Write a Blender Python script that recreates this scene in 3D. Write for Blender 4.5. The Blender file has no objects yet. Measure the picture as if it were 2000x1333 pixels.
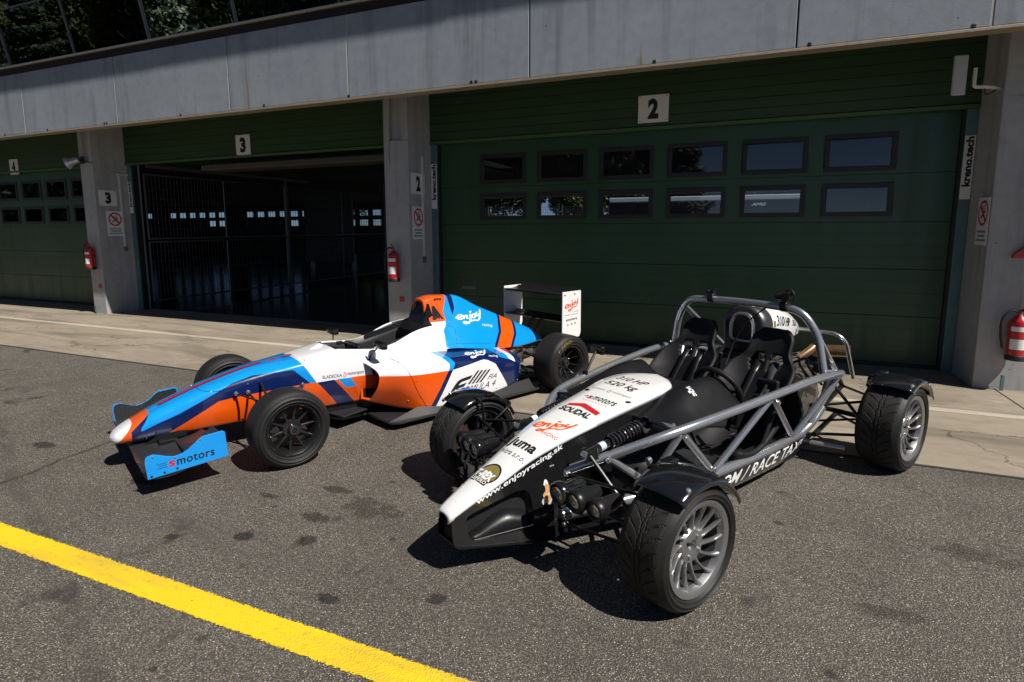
import bpy, bmesh, math, random
import numpy as np
from mathutils import Vector, Matrix
from mathutils.bvhtree import BVHTree
from mathutils.geometry import tessellate_polygon
random.seed(7); rng = np.random.default_rng(7)
R = math.radians
SC = bpy.context.scene
COL = SC.collection

# ------------------------------------------------------------------ camera
cam = bpy.data.cameras.new('camera'); camo = bpy.data.objects.new('camera', cam); COL.objects.link(camo)
cam.sensor_fit = 'HORIZONTAL'; cam.sensor_width = 36.0
cam.lens = 1125.6/2000*36; cam.shift_x = 21.5/2000; cam.shift_y = -65.7/2000
cam.clip_start = 0.05; cam.clip_end = 2000
def _cam():
    p, y, r = R(7.948), R(23.11), R(-0.22)
    fwd = Vector((-math.sin(y)*math.cos(p), math.cos(y)*math.cos(p), -math.sin(p)))
    rt = Vector((math.cos(y), math.sin(y), 0)); up = rt.cross(fwd)
    a = rt*math.cos(r)+up*math.sin(r); b = up*math.cos(r)-rt*math.sin(r)
    m = Matrix((a, b, -fwd)).transposed().to_4x4(); m.translation = (0, 0, 1.627)
    camo.matrix_world = m
_cam(); SC.camera = camo

# ------------------------------------------------------------------ sky, sun, exposure
SUN = Vector((0.77, -0.24, 1.0)).normalized()
wd = bpy.data.worlds.new('World'); SC.world = wd; wd.use_nodes = True
wn = wd.node_tree.nodes; wl = wd.node_tree.links
sky = wn.new('ShaderNodeTexSky'); sky.sky_type = 'NISHITA'; sky.sun_disc = False
sky.sun_elevation = math.asin(SUN.z); sky.sun_rotation = math.atan2(SUN.x, SUN.y)
sky.air_density = 0.45; sky.dust_density = 0.1; sky.ozone_density = 3.0
wl.new(sky.outputs[0], wn['Background'].inputs[0]); wn['Background'].inputs[1].default_value = 0.05
sl = bpy.data.lights.new('sun', 'SUN'); sl.energy = 5.0; sl.angle = R(0.53); sl.color = (1.0, 0.955, 0.89)
so = bpy.data.objects.new('sun', sl); COL.objects.link(so)
so.rotation_euler = (-SUN).to_track_quat('-Z', 'Y').to_euler(); so.location = SUN*60
SC.view_settings.view_transform = 'Standard'; SC.view_settings.look = 'None'
SC.view_settings.exposure = 0.45; SC.view_settings.gamma = 1.0; SC.view_settings.use_curve_mapping = False
SC.render.engine = 'CYCLES'

# ------------------------------------------------------------------ mesh helpers
def fillet(pts, r, k=4, closed=False):
    """round the corners of a polyline"""
    P = [np.array(p, float) for p in pts]; n = len(P); out = []
    for i in range(n):
        rr = r[i] if isinstance(r, (list, tuple)) else r
        if (not closed and i in (0, n-1)) or rr <= 0:
            out.append(P[i]); continue
        a, b, c = P[i-1], P[i], P[(i+1) % n]
        u = a-b; v = c-b; lu = np.linalg.norm(u); lv = np.linalg.norm(v)
        if lu < 1e-9 or lv < 1e-9: 
            out += [b]*(k+1); continue
        d = min(rr, lu*.49, lv*.49); p0 = b+u/lu*d; p1 = b+v/lv*d
        for j in range(k+1):
            t = j/k; out.append((1-t)**2*p0+2*t*(1-t)*b+t*t*p1)
    return out
def crom(pts, n=8, closed=False):
    P = [np.array(p, float) for p in pts]; m = len(P); out = []
    rngi = range(m if closed else m-1)
    for i in rngi:
        p1, p2 = P[i], P[(i+1) % m]
        p0 = P[i-1] if (closed or i > 0) else 2*p1-p2
        p3 = P[(i+2) % m] if (closed or i+2 < m) else 2*p2-p1
        for j in range(n):
            t = j/n
            out.append(.5*((2*p1)+(-p0+p2)*t+(2*p0-5*p1+4*p2-p3)*t*t+(-p0+3*p1-3*p2+p3)*t**3))
    if not closed: out.append(P[-1])
    return out
def pchip(xs, ys, xq):
    xs = np.array(xs, float); ys = np.array(ys, float)
    if xs[0] > xs[-1]: xs = xs[::-1]; ys = ys[::-1]
    h = np.diff(xs); d = np.diff(ys)/h; m = np.zeros(len(xs)); m[0] = d[0]; m[-1] = d[-1]
    for i in range(1, len(xs)-1):
        m[i] = 0 if d[i-1]*d[i] <= 0 else (h[i-1]+h[i])*2/((2*h[i]+h[i-1]+h[i]+h[i])/d[i-1]+(h[i]+2*h[i-1]+h[i-1]+h[i-1])/d[i])*1.5 if False else 2*d[i-1]*d[i]/(d[i-1]+d[i])
    xq = np.atleast_1d(xq); k = np.clip(np.searchsorted(xs, xq)-1, 0, len(h)-1)
    t = (xq-xs[k])/h[k]; t2 = t*t; t3 = t2*t
    return (2*t3-3*t2+1)*ys[k]+(t3-2*t2+t)*h[k]*m[k]+(-2*t3+3*t2)*ys[k+1]+(t3-t2)*h[k]*m[k+1]

class MB:
    def __init__(s): s.v = []; s.f = []; s.mi = []; s.cur = 0
    def add(s, vs, fs):
        o = len(s.v); s.v += [tuple(float(q) for q in p) for p in vs]
        s.f += [tuple(i+o for i in f) for f in fs]; s.mi += [s.cur]*len(fs); return s
    def box(s, c, d, rot=None):
        x, y, z = (q/2 for q in d); vs = [Vector((sx*x, sy*y, sz*z)) for sx in (-1, 1) for sy in (-1, 1) for sz in (-1, 1)]
        if rot is not None: vs = [rot @ v for v in vs]
        return s.add([v+Vector(c) for v in vs], [(0, 1, 3, 2), (4, 6, 7, 5), (0, 4, 5, 1), (2, 3, 7, 6), (0, 2, 6, 4), (1, 5, 7, 3)])
    def span(s, a, b):
        return s.box([(a[i]+b[i])/2 for i in range(3)], [abs(b[i]-a[i]) for i in range(3)])
    def loft(s, rings, closed=True, cap0=True, cap1=True):
        n = len(rings[0]); vs = [p for r in rings for p in r]; fs = []
        for i in range(len(rings)-1):
            for j in range(n if closed else n-1):
                k = (j+1) % n; fs.append((i*n+j, i*n+k, (i+1)*n+k, (i+1)*n+j))
        if cap0: fs.append(tuple(range(n))[::-1])
        if cap1: fs.append(tuple(range((len(rings)-1)*n, len(rings)*n)))
        return s.add(vs, fs)
    def tube(s, pts, r, n=10, closed=False, caps=True, flat=1.0):
        P = [Vector(p) for p in pts]; m = len(P); rings = []; up = None
        for i in range(m):
            if closed: t = P[(i+1) % m]-P[i-1]
            else: t = P[min(i+1, m-1)]-P[max(i-1, 0)]
            t.normalize()
            if up is None: up = t.orthogonal().normalized()
            up = (up-t*up.dot(t)); up = up.normalized() if up.length > 1e-6 else t.orthogonal().normalized()
            w = t.cross(up); rr = r[i] if isinstance(r, (list, tuple, np.ndarray)) else r
            rings.append([P[i]+(up*math.cos(a)*rr+w*math.sin(a)*rr*flat) for a in (2*math.pi*k/n for k in range(n))])
        if closed: rings.append(rings[0])
        return s.loft(rings, True, caps and not closed, caps and not closed)
    def lathe(s, prof, c=(0, 0, 0), axis=(0, 1, 0), n=48, closed_prof=False, arc=None):
        """prof: list of (radius, height along axis)"""
        ax = Vector(axis).normalized(); u = ax.orthogonal().normalized()
        if abs(ax.y) > .99: u = Vector((1, 0, 0))
        if abs(ax.x) > .99: u = Vector((0, 1, 0))
        w = ax.cross(u); rings = []
        a0, a1 = arc if arc else (0, 2*math.pi); m = n+1 if arc else n
        for k in range(m):
            a = a0+(a1-a0)*k/n; d = u*math.cos(a)+w*math.sin(a)
            rings.append([Vector(c)+d*r+ax*h for r, h in prof])
        if not arc: rings.append(rings[0])
        return s.loft(rings, closed_prof, False, False)
    def prism(s, poly, o, u, v, d):
        """polygon (a,b) in plane o+a*u+b*v, extruded by vector d"""
        o, u, v, d = Vector(o), Vector(u), Vector(v), Vector(d); n = len(poly)
        a = [o+u*float(p[0])+v*float(p[1]) for p in poly]; b = [p+d for p in a]
        fs = [tuple(range(n)), tuple(range(n, 2*n))[::-1]]+[(i, i+n, (i+1) % n+n, (i+1) % n) for i in range(n)]
        return s.add(a+b, fs)
    def build(s, name, mats, parent=None, smooth=35, bevel=0, seg=2, sub=0, solid=0, weld=True):
        me = bpy.data.meshes.new(name); me.from_pydata(s.v, [], s.f)
        if not isinstance(mats, (list, tuple)): mats = [mats]
        for m in mats: me.materials.append(m)
        for p, i in zip(me.polygons, s.mi): p.material_index = i
        bm = bmesh.new(); bm.from_mesh(me)
        if weld: bmesh.ops.remove_doubles(bm, verts=bm.verts, dist=1e-5)
        bmesh.ops.recalc_face_normals(bm, faces=bm.faces); bm.to_mesh(me); bm.free()
        if smooth:
            me.polygons.foreach_set('use_smooth', [True]*len(me.polygons)); me.set_sharp_from_angle(angle=R(smooth))
        o = bpy.data.objects.new(name, me); COL.objects.link(o); o.parent = parent
        if solid:
            q = o.modifiers.new('s', 'SOLIDIFY'); q.thickness = solid; q.offset = 0
        if sub:
            q = o.modifiers.new('u', 'SUBSURF'); q.levels = q.render_levels = sub
        if bevel:
            q = o.modifiers.new('b', 'BEVEL'); q.width = bevel; q.segments = seg; q.limit_method = 'ANGLE'; q.angle_limit = R(40)
        return o
def tag(o, label=None, cat=None, group=None, kind=None):
    for k, v in (('label', label), ('category', cat), ('group', group), ('kind', kind)):
        if v: o[k] = v
    return o
def empty(name, loc=(0, 0, 0), rz=0, parent=None):
    o = bpy.data.objects.new(name, None); COL.objects.link(o); o.location = loc; o.rotation_euler = (0, 0, rz)
    o.empty_display_size = .1; o.parent = parent; return o
def clone(o, parent=None):
    c = o.copy(); COL.objects.link(c); c.parent = parent
    for ch in list(o.children): clone(ch, c)
    return c

# ------------------------------------------------------------------ materials
def ninp(nt, ty, **kw):
    n = nt.nodes.new(ty)
    for k, v in kw.items(): setattr(n, k, v)
    return n
def pbr(name, col, rough=.5, metal=0., coat=0., var=.12, scale=18., bump=0., bscale=None, spec=.5, rvar=.12, alpha=1, trans=0, ior=1.5, aniso=0):
    m = bpy.data.materials.new(name); m.use_nodes = True; nt = m.node_tree; b = nt.nodes['Principled BSDF']; L = nt.links
    b.inputs['Metallic'].default_value = metal; b.inputs['Coat Weight'].default_value = coat; b.inputs['Coat Roughness'].default_value = .04
    b.inputs['Specular IOR Level'].default_value = spec; b.inputs['Transmission Weight'].default_value = trans; b.inputs['IOR'].default_value = ior
    tc = nt.nodes.new('ShaderNodeTexCoord'); nz = nt.nodes.new('ShaderNodeTexNoise'); nz.inputs['Scale'].default_value = scale; nz.inputs['Detail'].default_value = 5
    L.new(tc.outputs['Object'], nz.inputs['Vector'])
    mx = nt.nodes.new('ShaderNodeMix'); mx.data_type = 'RGBA'
    mx.inputs[6].default_value = (*[c*(1-var) for c in col], 1); mx.inputs[7].default_value = (*[min(1, c*(1+var)) for c in col], 1)
    L.new(nz.outputs['Fac'], mx.inputs[0]); L.new(mx.outputs[2], b.inputs['Base Color'])
    mr = nt.nodes.new('ShaderNodeMapRange'); mr.inputs[3].default_value = max(0.02, rough*(1-rvar)); mr.inputs[4].default_value = min(1, rough*(1+rvar))
    L.new(nz.outputs['Fac'], mr.inputs[0]); L.new(mr.outputs[0], b.inputs['Roughness'])
    if bump:
        n2 = nt.nodes.new('ShaderNodeTexNoise'); n2.inputs['Scale'].default_value = bscale or scale*6; n2.inputs['Detail'].default_value = 4
        L.new(tc.outputs['Object'], n2.inputs['Vector']); bp = nt.nodes.new('ShaderNodeBump'); bp.inputs['Strength'].default_value = bump; bp.inputs['Distance'].default_value = .01
        L.new(n2.outputs['Fac'], bp.inputs['Height']); L.new(bp.outputs[0], b.inputs['Normal'])
    return m
class NG:
    """small node-graph helper"""
    def __init__(s, name):
        s.m = bpy.data.materials.new(name); s.m.use_nodes = True; s.nt = s.m.node_tree; s.L = s.nt.links; s.b = s.nt.nodes['Principled BSDF']
        s.tc = s.nt.nodes.new('ShaderNodeTexCoord').outputs['Object']
    def _set(s, sock, v):
        if hasattr(v, 'is_linked'): s.L.new(v, sock)
        else: sock.default_value = v
    def math(s, op, a, b=0., c=0., clamp=False):
        n = s.nt.nodes.new('ShaderNodeMath'); n.operation = op; n.use_clamp = clamp
        for i, v in enumerate((a, b, c)): s._set(n.inputs[i], v)
        return n.outputs[0]
    def dot(s, v, k):
        n = s.nt.nodes.new('ShaderNodeVectorMath'); n.operation = 'DOT_PRODUCT'; s.L.new(v, n.inputs[0]); n.inputs[1].default_value = k; return n.outputs['Value']
    def sep(s, v=None):
        n = s.nt.nodes.new('ShaderNodeSeparateXYZ'); s.L.new(v or s.tc, n.inputs[0]); return n.outputs
    def comb(s, x, y, z):
        n = s.nt.nodes.new('ShaderNodeCombineXYZ')
        for i, v in enumerate((x, y, z)): s._set(n.inputs[i], v)
        return n.outputs[0]
    def scale(s, v, k):
        n = s.nt.nodes.new('ShaderNodeVectorMath'); n.operation = 'MULTIPLY'; s.L.new(v, n.inputs[0]); n.inputs[1].default_value = k; return n.outputs[0]
    def noise(s, scale, detail=4, rough=.5, v=None, out='Fac', dist=0):
        n = s.nt.nodes.new('ShaderNodeTexNoise'); n.inputs['Scale'].default_value = scale; n.inputs['Detail'].default_value = detail; n.inputs['Roughness'].default_value = rough
        n.inputs['Distortion'].default_value = dist; s.L.new(v or s.tc, n.inputs['Vector']); return n.outputs[out]
    def vor(s, scale, feat='F1', out='Distance', v=None, rand=1):
        n = s.nt.nodes.new('ShaderNodeTexVoronoi'); n.feature = feat; n.inputs['Scale'].default_value = scale; n.inputs['Randomness'].default_value = rand; s.L.new(v or s.tc, n.inputs['Vector']); return n.outputs[out]
    def ramp(s, f, a, b, c=0., d=1., smooth=False):
        n = s.nt.nodes.new('ShaderNodeMapRange'); n.interpolation_type = 'SMOOTHSTEP' if smooth else 'LINEAR'
        s._set(n.inputs[0], f); n.inputs[1].default_value = a; n.inputs[2].default_value = b; n.inputs[3].default_value = c; n.inputs[4].default_value = d; return n.outputs[0]
    def mix(s, f, a, b, mode='MIX'):
        n = s.nt.nodes.new('ShaderNodeMix'); n.data_type = 'RGBA'; n.blend_type = mode; s._set(n.inputs[0], f)
        for i, v in ((6, a), (7, b)): s._set(n.inputs[i], (*v, 1) if isinstance(v, tuple) and len(v) == 3 else v)
        return n.outputs[2]
    def bump(s, h, st=.3, dist=.01):
        n = s.nt.nodes.new('ShaderNodeBump'); n.inputs['Strength'].default_value = st; n.inputs['Distance'].default_value = dist; s.L.new(h, n.inputs['Height']); s.L.new(n.outputs[0], s.b.inputs['Normal'])
    def out(s, col=None, rough=None, **kw):
        if col is not None: s._set(s.b.inputs['Base Color'], (*col, 1) if isinstance(col, tuple) and len(col) == 3 else col)
        if rough is not None: s._set(s.b.inputs['Roughness'], rough)
        for k, v in kw.items(): s._set(s.b.inputs[k.replace('_', ' ')], v)
        return s.m
    def poly(s, co, pts):
        """1 inside a polygon given in two coordinates; co = (vector, axis a, axis b)"""
        v, ia, ib = co
        def conv(pts):
            n = len(pts); ar = sum(pts[i][0]*pts[(i+1) % n][1]-pts[(i+1) % n][0]*pts[i][1] for i in range(n))
            if ar < 0: pts = pts[::-1]
            return pts, all((pts[i][0]-pts[i-1][0])*(pts[(i+1) % n][1]-pts[i][1])-(pts[i][1]-pts[i-1][1])*(pts[(i+1) % n][0]-pts[i][0]) > -1e-7 for i in range(n))
        pts, ok = conv(list(pts))
        pieces = [pts] if ok else [conv([pts[k] for k in t])[0] for t in tessellate_polygon([[Vector((p[0], p[1], 0)) for p in pts]])]
        tot = None
        for q in pieces:
            cur = None; n = len(q)
            for i in range(n):
                (x0, y0), (x1, y1) = q[i], q[(i+1) % n]; a, b = -(y1-y0), x1-x0; l = math.hypot(a, b)
                if l < 1e-7: continue
                k = [0, 0, 0]; k[ia] = a/l; k[ib] = b/l
                d = s.math('ADD', s.dot(v, k), -(a*x0+b*y0)/l); cur = d if cur is None else s.math('MINIMUM', cur, d)
            tot = cur if tot is None else s.math('MAXIMUM', tot, cur)
        return s.math('GREATER_THAN', tot, -1e-5)

# flat print: text and brush strokes become thin meshes laid on a surface
_tcache = {}
def text2d(body, shear=0., bold=0., spacing=1.0):
    key = (body, shear, bold, spacing)
    if key in _tcache: return _tcache[key]
    cu = bpy.data.curves.new('t', 'FONT'); cu.body = body; cu.size = 1; cu.shear = shear; cu.offset = bold; cu.space_character = spacing; cu.resolution_u = 3; cu.fill_mode = 'FRONT'
    o = bpy.data.objects.new('t', cu); COL.objects.link(o); dg = bpy.context.evaluated_depsgraph_get(); e = o.evaluated_get(dg); me = e.to_mesh()
    V = np.array([v.co[:2] for v in me.vertices]); Fs = [tuple(p.vertices) for p in me.polygons]; e.to_mesh_clear(); bpy.data.objects.remove(o); bpy.data.curves.remove(cu)
    lo = V.min(0); hi = V.max(0); V = (V-lo)/(hi-lo); _tcache[key] = (V, Fs, (hi-lo)[0]/(hi-lo)[1]); return _tcache[key]
def strokes2d(paths, w, n=6):
    """thick smoothed brush strokes, normalised to the unit square"""
    V = []; Fs = []
    for p in paths:
        ww = w
        if isinstance(p, tuple): p, ww = p
        q = crom(p, n) if len(p) > 2 else [np.array(a, float) for a in p]
        L = []; Rr = []
        for i in range(len(q)):
            t = q[min(i+1, len(q)-1)]-q[max(i-1, 0)]; t = t/(np.linalg.norm(t)+1e-9); nn = np.array((-t[1], t[0]))*ww/2; L.append(q[i]+nn); Rr.append(q[i]-nn)
        o = len(V); V += L+Rr; m = len(q); Fs += [(o+i, o+i+1, o+m+i+1, o+m+i) for i in range(m-1)]
        for c in (q[0], q[-1]):
            o = len(V); V += [c+np.array((math.cos(a), math.sin(a)))*ww/2 for a in (k*math.pi/5 for k in range(10))]; Fs.append(tuple(range(o, o+10)))
    V = np.array(V); lo = V.min(0); hi = V.max(0); return (V-lo)/(hi-lo), Fs, (hi-lo)[0]/(hi-lo)[1]
def rect2d(): return np.array([(0, 0), (1, 0), (1, 1), (0, 1)], float), [(0, 1, 2, 3)], 1
def decal(name, shape, quad, mat, parent, bvh=None, d=None, off=.002, cuts=0):
    """lay a unit-square shape on the quad bl, br, tr, tl; with bvh, drop it on the surface along -d"""
    V, Fs, _ = shape; a, b, c, e = (Vector(q) for q in quad); me = bpy.data.meshes.new(name)
    bm = bmesh.new(); vs = [bm.verts.new((float(v[0]), float(v[1]), 0)) for v in V]
    for f in Fs:
        try: bm.faces.new([vs[i] for i in f])
        except ValueError: pass
    if cuts:
        bmesh.ops.triangulate(bm, faces=bm.faces)
        for _ in range(cuts):
            es = [x for x in bm.edges if x.calc_length() > .09]
            if es: bmesh.ops.subdivide_edges(bm, edges=es, cuts=1); bmesh.ops.triangulate(bm, faces=bm.faces)
    n = (b-a).cross(e-a).normalized()
    if d is not None: d = Vector(d).normalized()
    for v in bm.verts:
        u, w = v.co.x, v.co.y; p = a*(1-u)*(1-w)+b*u*(1-w)+c*u*w+e*(1-u)*w
        if bvh is not None:
            h = bvh.ray_cast(p+d*.35, -d, .8)
            if h[0] is not None:
                nn = h[1] if h[1].dot(d) > 0 else -h[1]; p = h[0]+(nn+d*.4).normalized()*off
        else: p = p+n*off
        v.co = p
    bmesh.ops.recalc_face_normals(bm, faces=bm.faces)
    ref = d if d is not None else n
    for f in bm.faces:
        if f.normal.dot(ref) < 0: f.normal_flip()
    bm.to_mesh(me); bm.free(); me.materials.append(mat)
    o = bpy.data.objects.new(name, me); COL.objects.link(o); o.parent = parent; return o
def seam(name, pts, mat, parent, bvh, d, w=.0035, off=.0012):
    """a thin line laid on a surface: points projected along -d"""
    q = []; d = Vector(d).normalized()
    for p in crom(pts, 8):
        h = bvh.ray_cast(Vector(p)+d*.35, -d, .9)
        if h[0] is not None:
            nn = h[1] if h[1].dot(d) > 0 else -h[1]; q.append(h[0]+nn*off*.2)
    return MB().tube(q, w/2, 5).build(name, mat, parent)
def stud(name, p, mat, parent, bvh, d, r=.007):
    d = Vector(d).normalized(); h = bvh.ray_cast(Vector(p)+d*.35, -d, .9)
    if h[0] is None: return
    nn = h[1] if h[1].dot(d) > 0 else -h[1]
    return MB().lathe([(0, .003), (r*.8, .0028), (r, 0), (r, -.003)], h[0], nn, 10).build(name, mat, parent)
def bvh_of(*obs):
    V = []; P = []
    for o in obs:
        k = len(V); V += [v.co.copy() for v in o.data.vertices]; P += [tuple(i+k for i in p.vertices) for p in o.data.polygons]
    return BVHTree.FromPolygons(V, P)

# ------------------------------------------------------------------ shared materials
CRACK = 4.125
def m_asphalt():
    g = NG('asphalt'); p = g.tc
    big = g.noise(.35, 4, .55); mid = g.noise(2.2, 5, .6); fine = g.noise(60, 3, .6); mid9 = g.noise(9, 4, .6)
    base = g.mix(g.ramp(big, .3, .72), (.098, .085, .069), (.152, .132, .108))
    base = g.mix(g.ramp(mid, .35, .7), base, (.170, .148, .121), 'MIX'); 
    n1 = g.nt.nodes.new('ShaderNodeTexVoronoi'); n1.inputs['Scale'].default_value = 150; g.L.new(p, n1.inputs['Vector'])
    rs = g.sep(n1.outputs['Color'])
    stone = g.mix(g.ramp(rs[1], 0, 1), (.17, .152, .128), (.40, .36, .305))
    inside = g.ramp(n1.outputs['Distance'], .30, .42, 1, 0)
    base = g.mix(g.math('MULTIPLY', g.math('MULTIPLY', g.ramp(rs[0], .50, .62), g.ramp(g.noise(5, 4, .7), .3, .62, .35, 1.)), inside), base, stone)
    bright = g.math('MULTIPLY', g.ramp(rs[2], .972, .98), inside)
    base = g.mix(bright, base, (.55, .50, .42))
    base = g.mix(g.math('MULTIPLY', g.ramp(n1.outputs['Distance'], .38, .6), .75), base, (.020, .018, .016))
    # small oil spots and scuffs
    sp = g.noise(3.1, 3, .5, dist=.4); base = g.mix(g.math('MULTIPLY', g.ramp(sp, .655, .72), .8), base, (.030, .027, .024))
    sp2 = g.noise(9, 2, .5, v=g.scale(p, (1, .55, 1))); base = g.mix(g.math('MULTIPLY', g.ramp(sp2, .70, .75), .75), base, (.034, .030, .027))
    pt = g.noise(.8, 5, .6, v=g.scale(p, (.6, 1.6, 1)), dist=.8); base = g.mix(g.math('MULTIPLY', g.ramp(pt, .55, .72), .55), base, (.052, .046, .039))
    sc3 = g.noise(1.0, 3, .55, v=g.scale(p, (5.5, 22, 1)), dist=1.2); base = g.mix(g.math('MULTIPLY', g.ramp(sc3, .70, .76), .6), base, (.045, .040, .034))
    ed = g.math('MULTIPLY', g.math('SUBTRACT', g.noise(14, 3), .5), .10)
    for sc_, th in ((.85, .11), (2.1, .13), (3.7, .14)):
        vn = g.nt.nodes.new('ShaderNodeTexVoronoi'); vn.inputs['Scale'].default_value = sc_; g.L.new(g.scale(p, (1, 1.25, 1)), vn.inputs['Vector']); rc = g.sep(vn.outputs['Color'])
        lim = g.math('MULTIPLY', g.ramp(rc[0], .45, 1., -.2, 1.), th); dd = g.math('SUBTRACT', g.math('ADD', vn.outputs['Distance'], ed), lim)
        base = g.mix(g.math('MULTIPLY', g.ramp(dd, -.01, .015, 1, 0), .8), base, (.022, .020, .018))
    # drips and damp patches where cars have stood
    x_, y_, _z = g.sep()
    for cx, cy, rx, ry, k in ((-1.95, 2.62, .20, .10, .55), (-2.39, 2.114, .060, .045, .9), (-4.84, 2.49, .16, .05, .75), (-2.17, 2.42, .09, .05, .7), (-1.19, 2.04, .05, .035, .85), (1.12, 3.38, .16, .09, .5), (-3.55, 2.35, .10, .05, .7), (-1.62, 1.86, .07, .03, .8), (-.12, 1.75, .10, .03, .5), (-2.75, 1.95, .045, .03, .85), (.62, 2.7, .12, .05, .45), (-2.05, 2.20, .05, .04, .8), (-2.30, 2.74, .12, .04, .7), (-2.62, 2.52, .07, .03, .7)):
        q = g.math('ADD', g.math('POWER', g.math('MULTIPLY', g.math('SUBTRACT', x_, cx), 1/rx), 2.), g.math('POWER', g.math('MULTIPLY', g.math('SUBTRACT', y_, cy), 1/ry), 2.))
        q = g.math('ADD', q, g.math('MULTIPLY', g.math('SUBTRACT', mid9, .5), 4.5)); base = g.mix(g.math('MULTIPLY', g.ramp(q, .55, 1.15, 1, 0), k), base, (.16, .15, .14), 'MULTIPLY')
    # one old crack across the lane on the left
    w = g.math('ADD', g.dot(p, (1., .12, 0)), g.math('MULTIPLY', g.math('SUBTRACT', g.noise(1.6, 5), .5), .30))
    cr = g.math('ABSOLUTE', g.math('ADD', w, CRACK)); base = g.mix(g.math('MULTIPLY', g.ramp(cr, .0, .028, 1, 0), .8), base, (.012, .011, .010))
    tk = g.math('ABSOLUTE', g.math('SUBTRACT', g.math('ADD', g.dot(p, (.37, .93, 0)), g.math('MULTIPLY', g.math('SUBTRACT', g.noise(.7, 3), .5), .12)), .305)); base = g.mix(g.math('MULTIPLY', g.math('MULTIPLY', g.ramp(tk, .015, .07, 1, 0, True), g.ramp(g.noise(4, 4), .38, .62)), .55), base, (.045, .040, .034))
    # two faint tyre tracks along the lane
    y = g.sep()[1]
    for yy in (2.05, .55):
        tr = g.ramp(g.math('ABSOLUTE', g.math('SUBTRACT', y, yy)), .05, .22, 1, 0, True); base = g.mix(g.math('MULTIPLY', g.math('MULTIPLY', tr, g.ramp(mid, .35, .7)), .38), base, (.060, .054, .046))
    h = g.math('ADD', g.ramp(n1.outputs['Distance'], .1, .6, 1, 0), g.math('MULTIPLY', fine, .7)); g.bump(h, .65, .006)
    return g.out(base, g.ramp(mid, .3, .7, .70, .92), Specular_IOR_Level=.35)
def m_concrete(name, c0, c1, stain=.5, crack=False, rough=.85, vertical=False, holes=False):
    g = NG(name); a = g.noise(1.1, 5, .6); b = g.noise(9, 6, .65); f = g.noise(90, 3)
    base = g.mix(g.ramp(a, .3, .7), c0, c1); base = g.mix(g.math('MULTIPLY', g.ramp(b, .45, .75), .35), base, tuple(c*.62 for c in c0))
    if vertical:
        st = g.noise(1.0, 5, .6, v=g.scale(g.tc, (5.5, 5.5, .35))); base = g.mix(g.math('MULTIPLY', g.ramp(st, .52, .74), stain), base, tuple(c*.5 for c in c0))
        rst = g.noise(1.0, 3, .5, v=g.scale(g.tc, (7.5, 7.5, .5))); base = g.mix(g.math('MULTIPLY', g.ramp(rst, .665, .75), .75), base, (.16, .10, .045))
        pit = g.vor(4.2); base = g.mix(g.math('MULTIPLY', g.ramp(pit, .025, .045, 1, 0), .85), base, (.03, .028, .027))
    else:
        st = g.noise(1.0, 6, .65, v=g.scale(g.tc, (.45, 2.2, 1)), dist=.6); base = g.mix(g.math('MULTIPLY', g.ramp(st, .46, .66), min(1, stain*1.3)), base, tuple(c*.42 for c in c0))
        lt = g.noise(1.0, 5, .6, v=g.scale(g.tc, (1.3, 3.1, 1))); base = g.mix(g.math('MULTIPLY', g.ramp(lt, .6, .75), .5), base, tuple(min(1, c*1.25) for c in c1))
    if crack:
        v = g.nt.nodes.new('ShaderNodeVectorMath'); v.operation = 'ADD'; g.L.new(g.tc, v.inputs[0]); nz = g.noise(2.6, 4, .6, out='Color'); g.L.new(g.scale(nz, (.55, .55, 0)), v.inputs[1])
        e = g.vor(.62, 'DISTANCE_TO_EDGE', v=v.outputs[0]); m = g.ramp(g.noise(.8, 2), .42, .56)
        base = g.mix(g.math('MULTIPLY', g.ramp(e, .0, .006, 1, 0), m), base, (.035, .028, .02))
    g.bump(g.math('ADD', g.math('MULTIPLY', b, .6), g.math('MULTIPLY', f, .35)), .35, .006)
    return g.out(base, rough)
def m_glass(name, tint=(.86, .9, .92), rough=.0, ior=1.5, refl=1.0):
    m = bpy.data.materials.new(name); m.use_nodes = True; nt = m.node_tree; nt.nodes.remove(nt.nodes['Principled BSDF']); o = nt.nodes['Material Output']
    t = nt.nodes.new('ShaderNodeBsdfTransparent'); t.inputs[0].default_value = (*tint, 1); gl = nt.nodes.new('ShaderNodeBsdfGlossy'); gl.inputs['Roughness'].default_value = rough
    nz = nt.nodes.new('ShaderNodeTexNoise'); nz.inputs['Scale'].default_value = .8; tc = nt.nodes.new('ShaderNodeTexCoord'); nt.links.new(tc.outputs['Object'], nz.inputs['Vector'])
    bp = nt.nodes.new('ShaderNodeBump'); bp.inputs['Strength'].default_value = .03; bp.inputs['Distance'].default_value = .05; nt.links.new(nz.outputs['Fac'], bp.inputs['Height']); nt.links.new(bp.outputs[0], gl.inputs['Normal'])
    f = nt.nodes.new('ShaderNodeFresnel'); f.inputs[0].default_value = ior; mu = nt.nodes.new('ShaderNodeMath'); mu.operation = 'MULTIPLY'; mu.use_clamp = True; mu.inputs[1].default_value = refl; nt.links.new(f.outputs[0], mu.inputs[0])
    x = nt.nodes.new('ShaderNodeMixShader'); nt.links.new(mu.outputs[0], x.inputs[0]); nt.links.new(t.outputs[0], x.inputs[1]); nt.links.new(gl.outputs[0], x.inputs[2]); nt.links.new(x.outputs[0], o.inputs[0]); return m
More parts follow.
